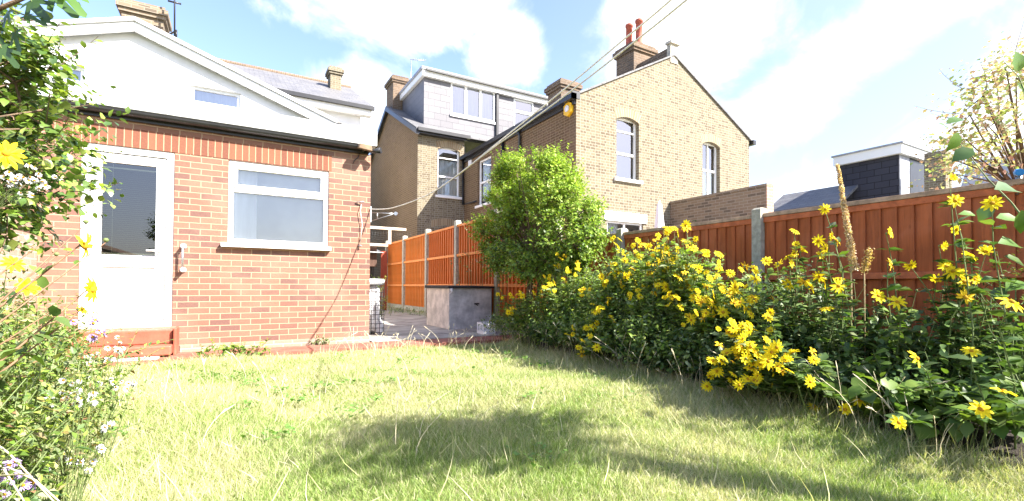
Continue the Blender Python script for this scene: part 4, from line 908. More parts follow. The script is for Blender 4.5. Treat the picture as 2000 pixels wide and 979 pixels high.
# ------------------------------------------------------------------ lawn grass
def make_grass():
    fo = Fol()
    BL = (np.array([[-.5, 0, 0], [.5, 0, 0], [-.38, .5, 0], [.38, .5, 0], [0, 1, 0]], float), [(0, 1, 3, 2), (2, 3, 4)])
    NB = (np.array([[-.5, 0, 0], [.5, 0, 0], [-.42, .45, .07], [.42, .45, .07], [-.25, .8, .24], [.25, .8, .24], [0, 1, .42]], float), [(0, 1, 3, 2), (2, 3, 5, 4), (4, 5, 6)])
    N = 1500000
    x = rng.uniform(-3.0, 3.9, N); y = rng.uniform(-.6, 6.5, N)
    yaw = R(YAW); fwd = x * math.sin(yaw) + y * math.cos(yaw); rt = x * math.cos(yaw) - y * math.sin(yaw)
    dist = np.hypot(x, y)
    keep = (fwd > .9) & (np.abs(rt) < fwd * 1.35 + .5)
    keep &= rng.random(N) < np.clip((2.6 / np.maximum(dist, .5)) ** 1.0, .22, 1.0)
    edge = 3.08 + .09 * y + .06 * np.sin(y * 2.1) + .05 * np.sin(y * 9)
    keep &= x < edge + rng.exponential(.05, N); keep &= y < 6.38 + .05 * np.sin(x * 7) + rng.exponential(.035, N)
    keep &= ~((x < -.4) & (y > 6.25 + .1 * np.sin(x * 5)) & (rng.random(N) < .8))
    x, y = x[keep], y[keep]; N = len(x)
    # clumps, worn straw patches; far part paler to mimic its washed-out light
    def fn(sx, sy, ph): return np.sin(x * sx + ph + 1.3 * np.sin(y * sy * .7 + ph)) * np.sin(y * sy - ph + 1.1 * np.sin(x * sx * .6))
    dry = .5 + .28 * fn(1.7, 2.1, .5) + .22 * fn(4.3, 3.9, 1.9) + .18 * fn(9.1, 8.3, .2) + rng.normal(0, .22, N) + .28 * np.clip((np.hypot(x, y) - 2.8) / 2.5, 0, 1)
    tall = np.clip(.55 + .35 * fn(2.3, 2.6, 2.2) + .25 * fn(6.1, 5.3, 4.0), .15, 1.3)
    far = np.clip((np.hypot(x, y) - 2.5) / 4, 0, 1)
    z = .035 * np.sin(x * 1.3 + 1) * np.cos(y * 1.1) + .018 * np.sin(x * 3.1 + y * 2.3); z = z * np.clip((6.4 - y) * 2, 0, 1) - .02
    left = np.exp(-((x + .3) / .5) ** 2) * .5
    near_edge = np.exp(-((edge[keep] - x) / .2) ** 2)
    h = (.018 + .026 * tall + .045 * left + .05 * near_edge) * rng.lognormal(0, .38, N)
    lean = rng.normal(0, .6, (N, 2)); lean[:, 0] += .12 * np.sin(x * 3 + y * 2); lean[:, 1] += .1 * np.cos(x * 2.2 - y * 3)
    d = np.column_stack([lean, np.ones(N)]); nm = np.column_stack([rng.normal(size=(N, 2)), np.full(N, .3)])
    green = pal(N, [(.24, .34, .085), (.30, .39, .12), (.17, .26, .055), (.37, .43, .17)], .18)
    straw = pal(N, [(.52, .49, .30), (.60, .57, .38), (.42, .41, .22)], .12)
    f = np.clip((dry - .26) * 1.6, .08, .88)[:, None]; f = (rng.random((N, 1)) < f) * 1.0
    c = green * (1 - f) + straw * f
    w_ = (.0021 + .0016 * far) * rng.uniform(.6, 1.4, N)
    fo.add(NB, np.column_stack([x, y, z]), d, nm, h, c, w_ / h / 2 * 1.0)
    # clover and plantain between the blades
    Q = 1500; cx_ = rng.uniform(-.8, 3.0, 42); cy_ = rng.uniform(1.3, 6.0, 42); wi = rng.integers(0, 42, Q); wx = cx_[wi] + rng.normal(0, .07, Q); wy = cy_[wi] + rng.normal(0, .06, Q)
    fo.add(LEAF, np.column_stack([wx, wy, rng.uniform(.005, .045, Q)]), unit(Q) * [1, 1, .3] + [0, 0, .25], np.tile([0, 0, 1.0], (Q, 1)) + unit(Q) * .3, rng.uniform(.015, .04, Q), pal(Q, [(.12, .24, .05), (.16, .28, .06)], .15), .55)
    # long dry blades lying over
    K = 1300; xx = rng.uniform(-1.2, 3.5, K); yy = rng.uniform(.9, 6.2, K)
    ok = (xx < 3.05 + .09 * yy) ; xx, yy = xx[ok], yy[ok]; K = len(xx)
    hh = rng.uniform(.07, .2, K) ; dd = np.column_stack([rng.normal(0, .9, (K, 2)), np.ones(K)]); nn = np.column_stack([rng.normal(size=(K, 2)), np.full(K, .8)])
    fo.add(NB, np.column_stack([xx, yy, np.zeros(K)]), dd, nn, hh, pal(K, [(.62, .58, .36), (.42, .44, .18), (.7, .64, .42)], .12), .0035 / hh / 2)
    tag(fo.build('lawn_grass', None, 'grass'), 'short sunlit lawn grass, pale green with dry straw patches', 'grass', kind='stuff')
make_grass()
def seed_stalks():
    mb = MB(); pts = []
    for k in range(190):
        y = random.uniform(1.0, 6.2); x = 3.06 + .09 * y + random.gauss(0, .10); pts.append((x, y, random.uniform(.16, .42)))
    for k in range(75):
        x = random.uniform(.9, 3.6); pts.append((x, random.gauss(6.28, .1), random.uniform(.12, .3)))
    for k in range(22):
        pts.append((random.uniform(-.8, 2.8), random.uniform(2.2, 5.8), random.uniform(.12, .26)))
    for (x, y, h) in pts:
        a = random.uniform(0, 6.28); l = random.uniform(.15, .8) * h; dx, dy = math.cos(a) * l, math.sin(a) * l
        P = [(x + dx * t * t, y + dy * t * t, h * (t - .12 * t * t * (l / h) * 2)) for t in (0, .25, .5, .75, 1)]
        mb.tube(P, [.0021, .002, .0018, .0015, .0012], 'dry_stalk', 3, cap=False)
        p4 = Vector(P[-1]); d = (Vector(P[-1]) - Vector(P[-2])).normalized()
        for j in range(random.choice((1, 1, 3))):
            e = p4 + (d + Vector((random.gauss(0, .35), random.gauss(0, .35), 0)) * (j > 0)) * random.uniform(.03, .07)
            mb.tube([p4 - d * .01, (p4 + e) / 2, e], [.0015, .0036, .001], 'dry_stalk', 4, cap=False)
    tag(mb.build('seeding_grass'), 'tall thin dry grass stalks with seed heads along the lawn edges', 'grass', kind='stuff')
seed_stalks()

# ------------------------------------------------------------------ flowers
def flower_mesh(name, n=11, rad=.042, wid=.0155, cup=.25, pm='petal', ragged=0.0, disc=.009, miss=0):
    mb = MB()
    gone = set(random.sample(range(n), miss))
    for k in range(n):
        if k in gone: continue
        a = 2 * math.pi * k / n + random.uniform(-.1, .1) ; L = rad * random.uniform(.88, 1.08); c, s_ = math.cos(a), math.sin(a); dr = cup + random.uniform(-.25, .2) + ragged * random.uniform(-1, .6); tw = random.uniform(-.004, .004)
        def q(r, w, zz): return Vector((c * r - s_ * w, s_ * r + c * w, zz))
        z1, z2, z3 = L * .15 * dr + .004, L * .28 * dr, L * .30 * dr - .004
        m0 = [q(disc * .6, -wid * .2, .002), q(disc * .6, wid * .2, .002)]; m1 = [q(L * .45, -wid * .48, z1 + tw), q(L * .45, 0, z1 - .003), q(L * .45, wid * .48, z1 - tw)]; m2 = [q(L * .8, -wid * .36, z2), q(L * .8, 0, z2 - .002), q(L * .8, wid * .36, z2)]; tip = q(L, 0, z3)
        for f in ((m0[0], m1[0], m1[1]), (m0[0], m1[1], m0[1]), (m0[1], m1[1], m1[2]), (m1[0], m2[0], m2[1], m1[1]), (m1[1], m2[1], m2[2], m1[2]), (m2[0], tip, m2[1]), (m2[1], tip, m2[2])): mb.face(f, pm)
    mb.tube([(0, 0, -.002), (0, 0, .004), (0, 0, .008), (0, 0, .010)], [disc, disc * 1.05, disc * .7, disc * .1], 'disc', 8)
    mb.tube([(0, 0, -.012), (0, 0, -.004), (0, 0, .0)], [.003, disc * .9, disc * .95], 'stem', 6)
    me_o = mb.build(name); me = me_o.data; bpy.data.objects.remove(me_o); return me
FLM = [flower_mesh('flower_head', 11), flower_mesh('flower_head', 9, .040, .017, .45), flower_mesh('flower_head', 12, .044, .014, .1, ragged=.3), flower_mesh('flower_head', 8, .034, .017, 1.3), flower_mesh('flower_head', 10, .042, .015, -.2, ragged=.5), flower_mesh('flower_head', 11, .038, .013, .0, 'petal_old', ragged=.9, miss=3), flower_mesh('flower_head', 10, .036, .016, .8, ragged=.4, miss=1), flower_mesh('flower_head', 12, .043, .013, .3, ragged=.6, miss=2), flower_mesh('flower_head', 9, .03, .014, 2.2, ragged=.3)]
WHM = [flower_mesh('aster_head', 12, .011, .004, .3, 'alarm_white', disc=.003), flower_mesh('aster_head', 10, .010, .0045, .6, 'alarm_white', disc=.003)]
CAMP = Vector((0, 0, CAMZ))
def put_flower(parent, p, s=1.0, meshes=FLM, name='flower', face=None, wild=.55):
    o = bpy.data.objects.new(name, random.choice(meshes)); COL.objects.link(o); o.parent = parent
    o.location = Vector(p) - parent.location
    d = (SUN * .75 + (CAMP - Vector(p)).normalized() * .75 + Vector((random.gauss(0, wild), random.gauss(0, wild), random.gauss(.1, wild)))).normalized() if face is None else Vector(face)
    o.rotation_euler = (d.to_track_quat('Z', 'Y') @ Quaternion((0, 0, 1), random.uniform(0, 6.28))).to_euler(); o.scale = (s, s, s); return d
def flower_bush(name, label, cat, group, targets, rootx, spreadx, leaves, lsize, cols, extra_shoots, envelope, height=1.0, scale=1.0, stemm='stem', tall_leaf=.10, fill=1.0, budn=6):
    """targets: list of (point, size) of flower heads; every head ends a stem rising from the root area"""
    ps = [p for p, s in targets]; c = sum(ps, Vector()) / len(ps)
    base = Vector((rootx, c.y, .03)); root = thing(name, label, cat, base, group); mb = MB(); fo = Fol()
    for (p, s) in targets:
        d = put_flower(root, p, s * random.uniform(.85, 1.1) * scale)
        b = Vector((rootx + (p.x - rootx) * .45 + random.gauss(0, spreadx), p.y + random.gauss(0, .1), .02))
        e = p - d * .012; mid1 = b + (e - b) * .4 + Vector((random.gauss(0, .03), random.gauss(0, .03), .06)); mid2 = b + (e - b) * .8 + Vector((random.gauss(0, .02), random.gauss(0, .02), .03))
        mb.tube([b, mid1, mid2, e], [.0055, .0045, .0032, .002], stemm, 5, cap=False)
        pts = np.array([mid1 + (mid2 - mid1) * t for t in (0, .2, .4, .6, .8)] + [mid2 + (e - mid2) * t for t in (0, .45)])
        K = len(pts)
        for r in range(3):
            dd = unit(K); dd[:, 2] = np.abs(dd[:, 2]) * .3; fo.add(BIG, pts + unit(K) * .01, dd, np.tile([0, 0, 1.0], (K, 1)) + unit(K) * .5, tall_leaf * rng.uniform(.5, 1, K), pal(K, cols), .34)
    # body of leafy shoots
    N = extra_shoots; S = envelope(N); D = unit(N) * .6 + np.array([-.25, -.15, .9]); ln = shoots(fo, S, D, rng.uniform(.12, .28, N), leaves, lsize, cols, BIG, .32, .5)
    twigs(mb, ln, range(0, N, 3), .0028, stemm)
    for k in range(budn):
        i = random.randrange(N); p = Vector(ln[3][i]); e = p + Vector((random.gauss(0, .05), random.gauss(0, .05), random.uniform(.06, .16))); mb.tube([p, e], [.0018, .0014], stemm, 4, cap=False)
        mb.tube([e, e + Vector((0, 0, .008)), e + Vector((0, 0, .016))], [.003, .009, .004], 'stem', 7)
    # main stems to the ground
    for k in range(int(24 * fill)):
        i = random.randrange(N); p = Vector(ln[0][i]); b = Vector((rootx + (p.x - rootx) * .6 + random.gauss(0, .08), p.y + random.gauss(0, .1), .02)); mb.tube([b, b + (p - b) * .5 + Vector((0, 0, .05)), p], [.006, .005, .003], stemm, 5, cap=False)
    mb.build('stems', root); fo.build('foliage', root, 'leaf'); return root
def tgt(lst, X, jx=.25):
    out = []
    for (px, py) in lst:
        x = X - .3
        for k in range(8): z = atX(px, py, x).z; x = X - .62 + .62 * min(1, max(0, z / 1.05))
        p = atX(px, py, x - .10 + random.uniform(-.12, .10)); out.append((p, random.uniform(1.05, 1.4)))
        if len(lst) > 18 and lst is not B1:
            for k in range(2): q = p + Vector((random.gauss(0, .05), random.gauss(0, .07), random.gauss(-.01, .04))); out.append((q, random.uniform(.8, 1.15)))
    return out
def env(poly_top, y0, y1, xa, xb, zlo=.08, power=.8):
    """points in a mound: height profile along Y, leaning towards the lawn"""
    def f(N):
        y = rng.uniform(y0, y1, N); top = np.interp(y, [q[0] for q in poly_top], [q[1] for q in poly_top]); t = rng.random(N) ** power
        x = rng.uniform(0, 1, N); x = xa + (xb - xa) * x; sh = np.clip((x - xa) / ((xb - xa) * .55), .15, 1) ** .6
        z = zlo + (top - zlo) * t * sh; return np.column_stack([x, y, z])
    return f
A1 = [(972, 575), (1000, 580), (1005, 603), (998, 612), (1018, 572), (1062, 540), (1070, 565), (1095, 505), (1128, 515), (1085, 520), (1110, 530), (1140, 565), (1150, 580), (1120, 640), (1138, 665), (1130, 680), (1165, 632), (1075, 555), (1100, 545), (1055, 568)]
A2 = [(1180, 555), (1205, 530), (1190, 520), (1235, 525), (1220, 500), (1205, 480), (1200, 628), (1168, 605), (1240, 550), (1215, 560), (1255, 560), (1230, 580), (1250, 500), (1262, 480), (1285, 460), (1275, 500), (1185, 590), (1210, 468), (1245, 470), (1222, 540), (1175, 540)]
A3 = [(1340, 440), (1300, 480), (1320, 490), (1355, 485), (1378, 490), (1290, 510), (1310, 515), (1270, 530), (1290, 545), (1325, 540), (1315, 580), (1345, 555), (1360, 570), (1330, 600), (1350, 625), (1365, 605), (1280, 570), (1300, 560), (1340, 520), (1365, 525), (1305, 450), (1295, 495), (1278, 515), (1330, 560), (1308, 575), (1355, 540), (1318, 505), (1285, 480), (1340, 470), (1298, 528)]
A4 = [(1390, 590), (1410, 565), (1420, 595), (1400, 540), (1435, 560), (1455, 520), (1470, 580), (1380, 560), (1395, 575), (1425, 575), (1445, 590), (1385, 545), (1412, 610), (1370, 590), (1372, 620), (1405, 525), (1460, 605), (1382, 610), (1475, 545)]
A5 = [(1430, 630), (1440, 650), (1445, 675), (1445, 700), (1465, 720), (1475, 690), (1495, 665), (1500, 705), (1520, 710), (1535, 705), (1528, 725), (1460, 740), (1410, 705), (1420, 690), (1385, 735), (1400, 725), (1437, 685), (1450, 660), (1510, 690), (1485, 710), (1432, 640), (1500, 620), (1548, 690), (1480, 735)]
B1 = [(1612, 408), (1553, 452), (1598, 470), (1622, 462), (1550, 495), (1565, 490), (1600, 500), (1545, 515), (1637, 558), (1570, 550), (1610, 555), (1640, 545), (1715, 578), (1615, 603), (1752, 590), (1600, 540), (1520, 515), (1540, 555), (1505, 645), (1540, 500), (1555, 478), (1612, 485), (1632, 470), (1582, 560), (1590, 795), (1650, 800), (1680, 783), (1510, 585)]
C1 = [(1865, 392), (1938, 397), (1858, 350), (1870, 448), (1838, 480), (1925, 493), (1892, 500), (1777, 517), (1882, 550), (1885, 580), (1735, 455), (1862, 530), (1848, 520), (1902, 545), (1738, 515), (1870, 535), (1830, 545)]
C2 = [(1790, 700), (1897, 686), (1960, 765), (1755, 825), (1915, 800), (1975, 590)]
grp = 'yellow daisy plants in the right border'
flower_bush('daisy_bush', 'low yellow daisies nearest the coal bunker, at the foot of the round green shrub', 'flower bush', grp, tgt(A1, 3.75, .2), 3.95, .12, 7, .058, LIME + SAGE + GREEN, 900, env([(4.6, .75), (5.3, .95), (6.2, .75), (6.75, .45)], 4.7, 6.75, 3.45, 4.35))
flower_bush('daisy_bush', 'yellow daisy clump right of the round green shrub, below the closed parasol', 'flower bush', grp, tgt(A2, 3.75, .25), 3.95, .12, 7, .058, SAGE + LIME + GREEN, 900, env([(3.9, 1.15), (4.5, 1.12), (5.2, .9)], 4.0, 5.2, 3.35, 4.4))
flower_bush('daisy_bush', 'densest and tallest mound of yellow daisies, rising to the fence top', 'flower bush', grp, tgt(A3, 3.8, .25), 4.0, .12, 7, .058, SAGE + LIME + GREEN, 1000, env([(3.2, 1.05), (3.7, 1.2), (4.3, 1.15)], 3.25, 4.3, 3.3, 4.4))
flower_bush('daisy_bush', 'yellow daisies just left of the concrete fence post', 'flower bush', grp, tgt(A4, 3.75, .2), 3.95, .12, 7, .06, SAGE + LIME + GREEN, 700, env([(2.6, .62), (3.1, .8), (3.4, .95)], 2.65, 3.4, 3.25, 4.35))
flower_bush('daisy_bush', 'low hanging sprays of yellow daisies leaning over the lawn edge below the fence post', 'flower bush', grp, tgt(A5, 3.45, .12), 3.7, .1, 7, .065, DARKG + GREEN + SAGE, 520, env([(2.1, .5), (2.6, .6), (3.1, .65)], 2.1, 3.1, 3.25, 4.0))
flower_bush('daisy_bush', 'open yellow daisy plant with tall stems right of the concrete fence post', 'flower bush', grp, tgt(B1, 3.85, .2), 4.05, .1, 6, .075, DARKG + GREEN + SAGE, 400, env([(1.8, .62), (2.3, .85), (2.75, .9)], 1.75, 2.75, 3.45, 4.4), fill=1.2, budn=14)
flower_bush('daisy_bush', 'tall sparse yellow daisies against the fence at far right, some above its cap', 'flower bush', grp, tgt(C1, 3.9, .2), 4.1, .12, 5, .09, DARKG + GREEN, 150, env([(.9, .55), (1.4, .6), (1.8, .6)], .9, 1.8, 3.7, 4.4), fill=1.0, budn=14)
flower_bush('daisy_bush', 'single large daisies low in the dark corner of the border at far right', 'flower bush', grp, tgt(C2, 3.45, .1), 3.7, .1, 6, .085, DARKG + GREEN, 150, env([(.7, .55), (1.2, .6), (1.7, .5)], .75, 1.7, 3.3, 4.0), fill=.8, budn=5)

# dark leafy under-planting and other border plants
def leafy(name, label, cat, N, envf, size, cols, nleaf=6, asp=.4, mat='leaf', tpl=BIG, L=(.12, .25), dz=.8, group=None, twm='stem', extra=None):
    S = envf(N); root = thing(name, label, cat, (float(S[:, 0].mean()), float(S[:, 1].mean()), .03), group); fo = Fol(); mb = MB()
    ln = shoots(fo, S, unit(N) * .7 + np.array([0, 0, dz]), rng.uniform(*L, N), nleaf, size, cols, tpl, asp, .5); twigs(mb, ln, range(0, N, 2), .003, twm)
    c = root.location
    for i in range(0, N, max(1, N // 30)): p = Vector(ln[0][i]); mb.tube([(c.x + (p.x - c.x) * .7, c.y + (p.y - c.y) * .85, .0), p], [.006, .003], twm, 4, cap=False)
    if extra: extra(fo, mb)
    mb.build('stems', root); fo.build('foliage', root, mat); return root
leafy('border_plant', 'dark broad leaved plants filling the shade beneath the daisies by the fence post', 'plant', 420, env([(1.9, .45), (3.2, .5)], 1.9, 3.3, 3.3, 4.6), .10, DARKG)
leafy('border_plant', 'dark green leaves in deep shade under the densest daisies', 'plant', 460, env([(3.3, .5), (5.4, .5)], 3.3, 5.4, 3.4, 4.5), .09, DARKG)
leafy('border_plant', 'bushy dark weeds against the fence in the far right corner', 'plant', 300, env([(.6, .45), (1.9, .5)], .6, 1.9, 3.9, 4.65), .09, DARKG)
leafy('border_plant', 'broad oval leaved green plant at the front edge of the border, bottom right', 'plant', 60, env([(.7, .18), (1.5, .22)], .75, 1.5, 3.22, 3.6), .13, GREEN, 5, .5)
leafy('border_plant', 'small bright leaved weed at the border edge between two drooping daisies', 'plant', 50, env([(1.6, .3), (2.0, .25)], 1.6, 2.1, 3.25, 3.55), .08, SAGE, 6)
# feathery plant in the right corner
p = atX(1975, 640, 4.0); leafy('feathery_plant', 'fine feathery bright green plant at the right edge of the picture', 'plant', 160, env([(p.y - .2, 1.0), (p.y + .25, .9)], p.y - .22, p.y + .25, 3.85, 4.3), .04, GREEN, 16, .12, tpl=LEAF, L=(.15, .3))
# tall dry seed spike
sp0 = atX(1636, 322, 3.9); sp1 = atX(1662, 485, 3.9); t_ = thing('seed_spike', 'tall pale brown seed spike standing up above the fence', 'plant', (3.9, sp1.y, .03)); mb = MB()
mb.tube([(3.9, sp1.y, .03), sp1, (sp0 + sp1) / 2 + Vector((0, .01, 0)), sp0], [.007, .006, .005, .003], 'seed', 6); mb.build('stalk', t_)
fo = Fol(); N = 2600; t = rng.random(N) ** .9; P = np.array(sp0)[None] * (1 - t[:, None]) + np.array(sp1 + (sp1 - sp0) * .25)[None] * t[:, None]; rr = (.008 + .02 * t) * np.sqrt(rng.random(N)); a = rng.uniform(0, 6.28, N)
P += np.column_stack([np.cos(a) * rr, np.sin(a) * rr, rng.normal(0, .004, N)]); fo.add(LEAF, P, unit(N), unit(N), .011, pal(N, [(.66, .48, .33), (.5, .34, .22), (.74, .6, .44)]), .7); fo.build('seeds', t_, 'leaf')
s0, s1 = atX(1700, 485, 3.95), atX(1688, 530, 3.95); t_ = thing('seed_spike', 'short brown seed spike beside the tall one', 'plant', (3.95, s1.y, .03)); mb = MB(); mb.tube([(3.95, s1.y, .03), s1, s0], [.005, .004, .002], 'seed', 5); mb.build('stalk', t_)
fo = Fol(); N = 260; t = rng.random(N); P = np.array(s0)[None] * (1 - t[:, None]) + np.array(s1)[None] * t[:, None] + rng.normal(0, .012, (N, 3)); fo.add(LEAF, P, unit(N), unit(N), .012, pal(N, [(.5, .33, .13), (.55, .42, .2)]), .7); fo.build('seeds', t_, 'leaf')

# ------------------------------------------------------------------ trees and shrubs
def crown_tree(name, label, cat, base, clumps, shoots_per, leaf, cols, trunk_r, trunk_top, L=(.12, .3), nleaf=8, asp=.38, mat='leaf', tpl=LEAF, up=.5, group=None, sunlit_top=None, stems=1, droop=.3, tw=4):
    """clumps: (centre, radius); limbs go from the trunk to every clump"""
    root = thing(name, label, cat, base, group); base = Vector(base); top = Vector(trunk_top); mb = MB(); limb = MB(); fo = Fol()
    for k in range(stems):
        off = Vector((random.gauss(0, .05), random.gauss(0, .05), 0)) * (stems > 1)
        P = [base + off + (top - base) * t + Vector((math.sin(t * 5 + k) * .03, math.cos(t * 4 + k) * .03, 0)) for t in (0, .25, .5, .75, 1)]
        mb.tube(P, [trunk_r * q for q in (1.15, .9, .8, .7, .55)], 'bark', 9)
    mb.build('trunk', root); allc = sum([Vector(c) for c, r in clumps], Vector()) / len(clumps)
    for (c, r) in clumps:
        c = Vector(c); a = top + (base - top) * random.uniform(0, .25); m1 = a + (c - a) * .5 + Vector((random.gauss(0, .04), random.gauss(0, .04), .05))
        limb.tube([a, m1, c], [trunk_r * .5, trunk_r * .32, trunk_r * .14], 'bark', 6, cap=False)
        N = int(shoots_per * (r / .3) ** 2); D = unit(N); S = np.array(c)[None] + D * (r * rng.uniform(.15, .85, (N, 1)))
        out = np.array((c - allc))[None]; Dd = D + np.array([0, 0, up]) + out * .8 / (np.linalg.norm(out) + .3)
        cc = cols
        if sunlit_top is not None and c.z > sunlit_top[0]: cc = sunlit_top[1]  # upper clumps take brighter leaves, painting in a sunlit top
        ln = shoots(fo, S, Dd, rng.uniform(*L, N), nleaf, leaf, cc, tpl, asp, droop); twigs(limb, ln, range(0, N, tw), .0028, 'bark')
        for i in range(0, N, int(tw * 1.5)): limb.tube([tuple(c), tuple(ln[0][i])], [.006, .003], 'bark', 4, cap=False)
    limb.build('branches', root); fo.build('crown', root, mat); return root
# rounded shrub tree
tc_ = atX(1052, 425, 4.0); cl = []
def ball_clumps(outline, X, depth, n, r0, r1, seed=1):
    """clumps scattered through the volume behind a leafy outline, given by its silhouette in height and width"""
    rd = random.Random(seed); out = []
    ys = [q[1] for q in outline]
    while len(out) < n:
        py = rd.uniform(min(ys), max(ys)); 
        l = np.interp(py, ys, [q[0] for q in outline]); r_ = np.interp(py, ys, [q[2] for q in outline]); px = rd.uniform(l, r_)
        e = max(0.05, 1 - ((px - (l + r_) / 2) / ((r_ - l) / 2 + 1e-6)) ** 2) ** .5
        p = atX(px, py, X); k = rd.uniform(-1, 1) * depth * e; q = Vector((X + k * .8, p.y + k * .3, p.z)); out.append((q, rd.uniform(r0, r1)))
    return out
O1 = [(1020, 318, 1070), (975, 340, 1110), (955, 370, 1135), (948, 410, 1150), (948, 450, 1160), (955, 480, 1155), (975, 505, 1120), (1000, 535, 1080)]
cl = ball_clumps(O1, 4.0, .62, 105, .15, .24, 3)
bs = atX(1034, 640, 4.0); tp = atX(1045, 500, 4.0)
crown_tree('rounded_shrub', 'round bushy green shrub on a short trunk, bright at the top, before the passage fence', 'shrub', (4.0, bs.y, .03), cl, 125, .06, GREEN + LIME, .035, tuple(tp), nleaf=8, L=(.10, .24), sunlit_top=(1.8, LIME), stems=3, up=.7)
# creeper on the party wall behind the fence
leafy('wall_creeper', 'dark green creeper growing along the foot of the brick party wall behind the fence', 'climber', 380, lambda N: np.column_stack([rng.uniform(10.45, 10.8, N), rng.uniform(6.9, 9.3, N), rng.uniform(.1, 2.35, N) + .12 * np.sin(rng.uniform(0, 6, N))]), .09, DARKG, 7, .5)
# pink tinged shrub behind the fence at the right
O2 = [(1960, 130, 2060), (1900, 190, 2060), (1870, 240, 2060), (1840, 290, 2060), (1850, 340, 2060), (1870, 370, 2060)]
cl = ball_clumps(O2, 5.9, .5, 30, .12, .24, 9)
crown_tree('pink_leaved_shrub', 'airy shrub with pink and pale green leaf tips behind the fence at far right', 'shrub', (6.1, 1.35, 0), cl, 38, .055, [(.30, .40, .13), (.58, .34, .32), (.52, .36, .28), (.38, .47, .18), (.46, .48, .26)], .03, (6.0, 1.3, 1.6), nleaf=6, L=(.15, .35), asp=.4, stems=2, up=.6, tw=14)
# left border shrub: glossy leaves
def pxcl(lst, D, jit=.25):
    out = []
    for (px, py, r) in lst: out.append((atD(px, py, D + random.uniform(-jit, jit)), r))
    return out
cl = pxcl([(20, 120, .16), (-40, 90, .2), (60, 190, .16), (10, 210, .2), (-60, 200, .2), (90, 250, .14), (40, 290, .2), (-30, 300, .2), (85, 300, .11), (70, 340, .17), (10, 370, .2), (-60, 400, .22), (80, 395, .08), (50, 400, .14), (-90, 130, .2), (80, 215, .09), (-20, 250, .18), (30, 160, .16)], 2.3)
crown_tree('glossy_leaved_shrub', 'tall shrub with glossy oval leaves at the left edge before the brick wall', 'shrub', (-1.35, 2.0, 0), cl, 95, .055, GREEN + LIME + DARKG + [(.16, .20, .05)], .022, (-1.32, 1.95, 1.2), nleaf=9, L=(.12, .28), asp=.42, mat='waxy_leaf', tpl=BIG, stems=3, up=.8)
# fig: a few big lobed leaves hang in at the top left corner
ft = thing('fig_tree', 'fig branch with large lobed leaves hanging in at the top left corner', 'tree', (-1.25, .75, 0)); mb = MB(); fo = Fol()
b0 = atD(-260, 100, 1.7); tips = []
mb.tube([(-1.25, .75, 0), (-1.24, .8, .8), tuple(b0)], [.04, .032, .02], 'bark', 9); mb.build('trunk', ft)
mb = MB()
for path in ([(-260, 100), (-120, 60), (-20, 25), (60, -10)], [(-260, 100), (-100, 110), (0, 90)], [(-260, 100), (-150, -40), (-20, -60), (90, -50), (140, -30)]):
    P = [atD(px, py, 1.7 - .05 * i) for i, (px, py) in enumerate(path)]; mb.tube(P, [.014, .011, .008, .006, .004][:len(P)], 'bark', 7)
for (px, py, ax, ay, sz) in ((20, 20, -.3, -1, .10), (60, 0, .7, -.8, .14), (100, -10, 1, -.9, .13), (30, 60, .2, -1, .09), (-10, 50, -.2, -1, .13), (70, -30, 1, -.3, .13), (0, 90, .5, -.8, .09), (-60, 60, 0, -1, .13), (120, -20, .8, -1, .12), (10, -10, -.6, -1, .12), (-30, 10, -.5, -.8, .13), (50, 30, .9, -.4, .08), (-40, 120, .3, -1, .1)):
    p = atD(px, py, 1.62 + random.uniform(-.08, .08)); right = CR @ Vector((1, 0, 0)); up = CR @ Vector((0, 1, 0)); back = CR @ Vector((0, 0, 1))
    d = right * ax + up * ay * .9 + back * random.uniform(-.3, .3); nrm = back * .8 + up * .7 + right * random.uniform(-.5, .5)
    fo.add(FIG, [tuple(p)], np.array([tuple(d)]), np.array([tuple(nrm)]), sz * .8, pal(1, [(.07, .14, .025), (.045, .09, .02)]), .5); mb.tube([p - d * .05, p + d * .01], .0025, 'stem', 4)
mb.build('branches', ft); fo.build('leaves', ft, 'waxy_leaf')
# left border: wild plants with yellow daisies
L1 = [((165, 480), 1.45, 1.15), ((50, 562), 1.5, 1.1), ((178, 566), 1.5, 1.05), ((12, 300), 1.45, 1.2), ((25, 515), 1.7, .85), ((160, 606), 1.5, .5)]
base = Vector((-.95, 1.55, .03)); dr_ = thing('daisy_bush', 'leggy yellow daisy plant with large blooms at the left edge before the door', 'flower bush', base, 'yellow daisy plants in the left border'); mb = MB(); fo = Fol()
faces = [(.75, -.25, -.15), (.5, -.6, .3), (.9, -.2, .1), (.3, -.8, .3), (.4, -.7, .3), (.8, -.3, .5)]
for ((px, py), D, s), fc in zip(L1, faces):
    p = atD(px, py, D); d = Vector(fc).normalized(); put_flower(dr_, p, s * .98, face=d)
    b = base + Vector((random.gauss(0, .08), random.gauss(0, .08), 0)); e = p - d * .012; m1 = b + (e - b) * .45 + Vector((-.12, .02, .05)); m2 = b + (e - b) * .8 + Vector((-.05, 0, .0))
    mb.tube([b, m1, m2, e], [.005, .004, .003, .002], 'stem_red', 6, cap=False); pts = np.array([m1 + (m2 - m1) * t for t in (.1, .35, .6, .85)] + [m2 + (e - m2) * t for t in (.2, .5)])
    for r in range(3): K = len(pts); dd = unit(K); fo.add(BIG, pts, dd, np.tile([0, 0, 1.0], (K, 1)) + unit(K) * .5, .07 * rng.uniform(.5, 1, K), pal(K, DARKG + GREEN), .36)
